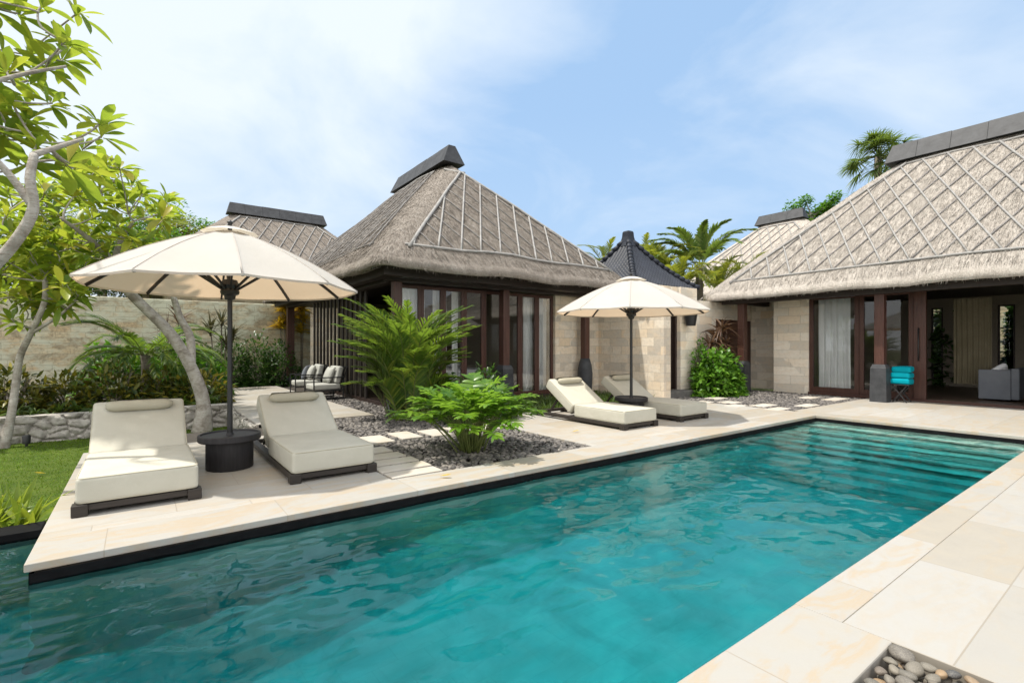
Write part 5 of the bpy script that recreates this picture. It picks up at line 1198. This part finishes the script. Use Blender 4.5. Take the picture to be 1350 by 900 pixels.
# lush strip of blades at the foot of the villa
N = 5200; x = rs.uniform(5.4, 10.9, N); y = rs.uniform(8.32, 10.05, N)
V, F = leafset(np.stack([x, y, np.full(N, -0.05)], 1), rdirs(N, 0.55, 1), rs.uniform(0.22, 0.42, N), rs.uniform(0.012, 0.022, N), rs.uniform(0.2, 0.6, N), 0.3, 5, lance)
tag(MB().many(V, F).build('mondo_grass', M['strap']), 'strip of lush green bladed grass along the foot of the central villa', 'grass', kind='stuff')
# left bed
xs_ = [-5.6, -4.6, -3.7, -2.9, -2.1, -1.3, -0.5, 0.35, 1.1]
lb = ['at the far left end of the bed', 'second from the left end of the bed', 'left of the slim plumeria', 'just behind the slim plumeria', 'right of the slim plumeria', 'behind the left lounger, left part', 'behind the left lounger, middle', 'in front of the feather palm', 'behind the thick plumeria trunk']
for i, (x_, l) in enumerate(zip(xs_, lb)):
    shrub('croton_shrub', 'yellow-flecked dark croton ' + l, (x_, 14.3 + 0.25*math.sin(i*3), 0.03), 0.68, 0.5, 0.85 + 0.14*math.sin(i*2.3), 700, 0.24, 0.07, 'croton', 70 + i, 'crotons in the left bed', lump=0.3)
for i in range(12):
    x_ = -5.5 + i*0.6
    rosette('strap_leaf_plant', 'green strap-leaved clump along the top of the low stone wall', (x_, 13.35 + 0.12*math.sin(i*2), 0.05), [(0, 0, 0.02), (0.25, 0.08, 0.02)], 18, 0.55, 0.045, 'strap', 90 + i, 'plant', (0.3, 1.3), (0.4, 1.0), group='strap-leaved edging plants')
hs = [(1.75, 19.3, 1.55), (2.55, 19.6, 1.7), (3.35, 19.7, 1.75), (4.1, 19.65, 1.6), (1.0, 18.9, 1.5), (0.3, 18.6, 1.3)]
hl = ['behind the plumeria fork', 'left of the patio end', 'in the middle behind the patio', 'behind the patio column', 'left of the plumeria fork', 'next to the feather palm']
for i, ((x_, y_, h_), l) in enumerate(zip(hs, hl)):
    shrub('hedge_shrub', 'dense dark green shrub ' + l, (x_, y_, 0.0), 0.72, 0.6, h_, 1300, 0.16, 0.07, 'bush', 110 + i, 'dark shrubs along the boundary wall', lump=0.25)
rosette('dracaena', 'spiky brown-green dracaena behind the umbrella pole', (2.1, 18.5, 0.0), [(0, 0, 2.2), (0.35, 0.1, 1.8), (-0.3, 0.1, 1.95), (0.1, -0.2, 1.5)], 34, 0.85, 0.05, 'drac', 120, 'plant', (-0.1, 1.5), (0.1, 0.6))
rosette('dracaena', 'spiky reddish dracaena left of the umbrella pole against the wall', (0.95, 18.6, 0.0), [(0, 0, 2.3), (-0.3, 0.1, 1.9)], 34, 0.8, 0.05, 'ti', 121, 'plant', (-0.1, 1.5), (0.1, 0.6))
rosette('golden_croton', 'golden yellow croton head behind the dark patio column', (4.45, 20.42, 0.0), [(-0.05, 0, 2.95), (0.1, 0, 2.6), (-0.2, 0.0, 2.3)], 60, 0.48, 0.095, 'gold', 122, 'plant', (0.0, 1.5), (0.2, 0.6))
rosette('golden_croton', 'orange yellow croton head just right of the dark patio column', (5.0, 20.42, 0.0), [(0, 0, 2.95), (0.08, 0, 2.55), (0, 0.0, 2.15)], 60, 0.46, 0.09, 'gold', 123, 'plant', (0.0, 1.5), (0.2, 0.6))
# foreground strap plants beside the pool corner
for i, (x_, y_, l) in enumerate(((-0.86, 5.95, 'bright striped spider-lily clump next to the pool deck corner'), (-1.12, 6.0, 'bright spider-lily clump in the middle of the pool edge row'), (-1.42, 5.98, 'bright spider-lily clump at the left edge by the pool'), (-1.0, 6.3, 'bright spider-lily clump behind the pool edge row, against the lawn'))):
    rosette('spider_lily', l, (x_, y_, -0.30), [(0, 0, 0.02), (0.08, 0.08, 0.02)], 13, 0.62, 0.066, 'strap_bright', 130 + i, 'plant', (0.75, 1.45), (0.15, 0.55), group='spider lilies by the pool corner')

# background palms and trees
def fan_palm(name, label, base, h, R_, seed):
    rg = np.random.RandomState(seed); t = thing(name, label, 'palm', tuple(base), world=True); base = A(base, float); top = base + A([0.3, 0, h]); tr = MB(); lf = MB(); stk = MB()
    tr.tube(smooth_path([base, base + A([0.1, 0, h*0.5]), top], 6), 0.17, 10); tr.build('trunk', M['palm_bark'], t, True)
    for i in range(58):
        d = rdirs(1, -0.8, 1)[0]; L = R_*rg.uniform(0.55, 0.75); hub = top + d*L + A([0, 0, -0.12*L]); stk.tube([top, top + d*L*0.5 + A([0, 0, 0.04]), hub], [0.02, 0.015, 0.01], 5)
        u = nrm(np.cross(d, [0.1, 0.2, 1.0])); v = np.cross(d, u); B, D = [], []
        for k in range(22):
            a = (k/21 - 0.5)*4.0; B.append(hub); D.append(d*math.cos(a) + u*math.sin(a) + v*rg.uniform(-0.1, 0.25))
        V, F = leafset(B, D, R_*rg.uniform(0.42, 0.55), 0.055, rg.uniform(0.1, 0.5), 0.2, 3, lance); lf.many(V, F)
    lf.build('crown', M['fan'], t, True); stk.build('frond_stalks', M['stem'], t, True); return t
p = at(1155, 205, 25); fan_palm('fan_palm', 'tall fan palm above the ridge of the right-hand villa', (p[0], p[1], 0), p[2], 1.65, 141)
p = at(1140, 262, 24); fan_palm('fan_palm', 'small fan palm half hidden behind the right-hand roof slope', (p[0], p[1], 0), p[2] - 0.3, 1.0, 142)
p = at(922, 335, 20); palm('banana_palm', 'big-leaved green palm behind the gate roof', (p[0], p[1], 0), 15, 2.3, 0.55, 0.11, p[2] - 0.5, 0.1, 'fan', 143, 0.15, (0.45, 1.5), 'palm', 0.5, 24)
bgp = [(800, 330, 22), (868, 330, 20), (895, 340, 19), (948, 345, 19), (985, 352, 21), (850, 322, 23)]
bl_ = ['behind the thatch hip of the central villa', 'behind the right slope of the tiled gate roof', 'at the right foot of the tiled gate roof', 'left of the big right-hand thatch', 'against the distant thatched roof', 'right behind the gate finial']
for i, ((x_, y_, d_), l) in enumerate(zip(bgp, bl_)):
    p = at(x_, y_, d_); palm('yellow_palm', 'yellow-green feathery palm ' + l, (p[0], p[1], 0), 22, 1.9, 0.42, 0.045, p[2] - 1.1, 0.1, 'hedge_y', 150 + i, 0.09, (0.2, 1.5), 'palm', 0.6, 24, group='yellow-green palms behind the gate')
def tree(name, label, base, h, c, R_, n, L, mat, seed, group=None):
    rg = np.random.RandomState(seed); t = thing(name, label, 'tree', tuple(base), group, world=True); base = A(base, float); top = base + A([0, 0, h]); tr = MB(); P = []
    tr.tube(smooth_path([base, base + A([0.1, 0.05, h*0.5]), top], 5), np.linspace(0.2, 0.12, 11), 10)
    cl = [top + rg.normal(0, 1, 3)*A(R_)*0.55 for _ in range(16)]
    for q in cl:
        tr.tube(smooth_path([top - A([0, 0, 0.3]), (top + q)/2 + A([0, 0, -0.15]), q], 3), np.linspace(0.07, 0.015, 7), 6)
        k = n//16; d = rdirs(k); P.append(q + d*(rg.uniform(0, 1, k)**0.4)[:, None]*A(R_)*rg.uniform(0.35, 0.55))
    P = np.concatenate(P); D = nrm(rdirs(len(P), -0.4, 0.8) + A([0, 0, 0.1])); V, F = leafset(P, D, rg.uniform(L*0.7, L*1.2, len(P)), rg.uniform(L*0.3, L*0.45, len(P)), 0.3, 0.2, 2)
    tr.build('trunk', M['bark'], t, True); MB().many(V, F).build('crown', M[mat], t, True); return t
bt_ = [(-10, 315, 25, (2.4, 1.6, 1.8), 'bush_bright'), (60, 335, 25, (2.4, 1.6, 1.7), 'hedge_y'), (130, 330, 26, (2.4, 1.6, 1.6), 'bush'), (205, 312, 27, (2.2, 1.6, 1.5), 'bush_bright'), (262, 322, 27, (1.6, 1.4, 1.2), 'hedge_y')]
bn = ['at the left edge', 'left of the forked plumeria', 'seen through the middle of the plumeria leaves', 'to the left of the back villa', 'touching the back villa ridge']
for i, ((x_, y_, d_, R_, mt), l) in enumerate(zip(bt_, bn)):
    p = at(x_, y_, d_); tree('leafy_tree', 'leafy green tree beyond the boundary wall ' + l, (p[0], p[1], -0.4), p[2] + 0.4, None, R_, 5200, 0.24, mt, 160 + i, 'trees beyond the boundary wall')
for i, (x_, y_, l) in enumerate(((0, 362, 'low at the far left'), (70, 360, 'low behind the slim plumeria'), (135, 358, 'low behind the thick plumeria limb'), (250, 350, 'low behind the large umbrella'), (190, 352, 'low between the plumeria limbs and the umbrella'))):
    p = at(x_, y_, 23.5 + i*0.1); tree('leafy_tree', 'bushy tree beyond the boundary wall ' + l, (p[0], p[1], -0.4), p[2] + 0.4, None, (2.0, 0.9, 1.1), 3600, 0.26, ('bush_bright', 'hedge_y', 'bush')[i % 3], 180 + i, 'trees beyond the boundary wall')
p = at(1070, 276, 34); tree('leafy_tree', 'green treetop peeping out beside the distant ridge cap', (p[0], p[1], 0), p[2] - 0.2, None, (1.3, 1.3, 0.9), 2600, 0.3, 'bush_bright', 170)
# garden seen through the back windows of the right-hand villa
shrub('leafy_shrub', 'leafy shrub in the garden behind the right-hand villa, seen through its doors', (24.2, 5.3, -0.2), 1.2, 1.0, 2.4, 1800, 0.22, 0.09, 'bush', 171)

shrub('leafy_shrub', 'dense leafy shrub right outside the rear window of the right-hand villa', (23.2, 4.7, -0.2), 1.5, 0.7, 4.2, 5200, 0.30, 0.15, 'bush', 172)
shrub('leafy_shrub', 'leafy shrub right outside the narrow rear window beside the boxy armchair', (23.2, 2.9, -0.2), 1.2, 0.7, 4.0, 4600, 0.30, 0.15, 'bush', 173)

for i, (x_, y_, h_, l) in enumerate(((-0.6, 17.6, 1.5, 'left of the feather palm crown'), (0.8, 17.3, 1.55, 'right of the feather palm trunk'), (1.3, 16.4, 1.1, 'between the feather palm and the patio edge'))):
    shrub('leafy_shrub', 'mid green broad-leaved shrub ' + l, (x_, y_, 0.03), 0.8, 0.6, h_, 900, 0.26, 0.10, 'bush_bright', 190 + i, 'broad-leaved shrubs in the left bed', lump=0.3)

rw = MB().rbox(24.9, 25.2, -3.0, 7.2, -0.45, 3.1, 0.02).build('garden_wall', M['wall_old']); tag(rw, 'old stone wall in the garden behind the right-hand villa, seen through its rear windows', 'wall')

lf_spots = [(-1.3, 8.1, -0.37, 'dry yellow leaf lying on the lawn left of the deck'), (-1.05, 9.4, -0.37, 'dry curled leaf on the lawn behind the left lounger'), (-0.5, 6.9, 0.006, 'dry fallen leaf on the deck beside the left lounger mattress'), (2.55, 4.72, 0.008, 'dry fallen leaf on the pool coping near the stepping stones'), (5.6, 5.9, 0.006, 'dry fallen leaf on the far deck next to the pebble bed'), (3.0, 10.6, 0.004, 'dry fallen leaf on the front of the patio')]
for x_, y_, z_, l in lf_spots:
    a = rs.uniform(0, 6.3); V, F = leafset([(0, 0, 0.012)], [(math.cos(a), math.sin(a), 0.02)], [0.13], [0.045], [-0.12], 0.35, 6, obov, np.array([[0, 0, 1.0]]))
    o = MB().many(V, F).build('fallen_leaf', M['gold'], None, True); o.location = (x_, y_, z_); tag(o, l, 'leaf', 'dry fallen plumeria leaves')
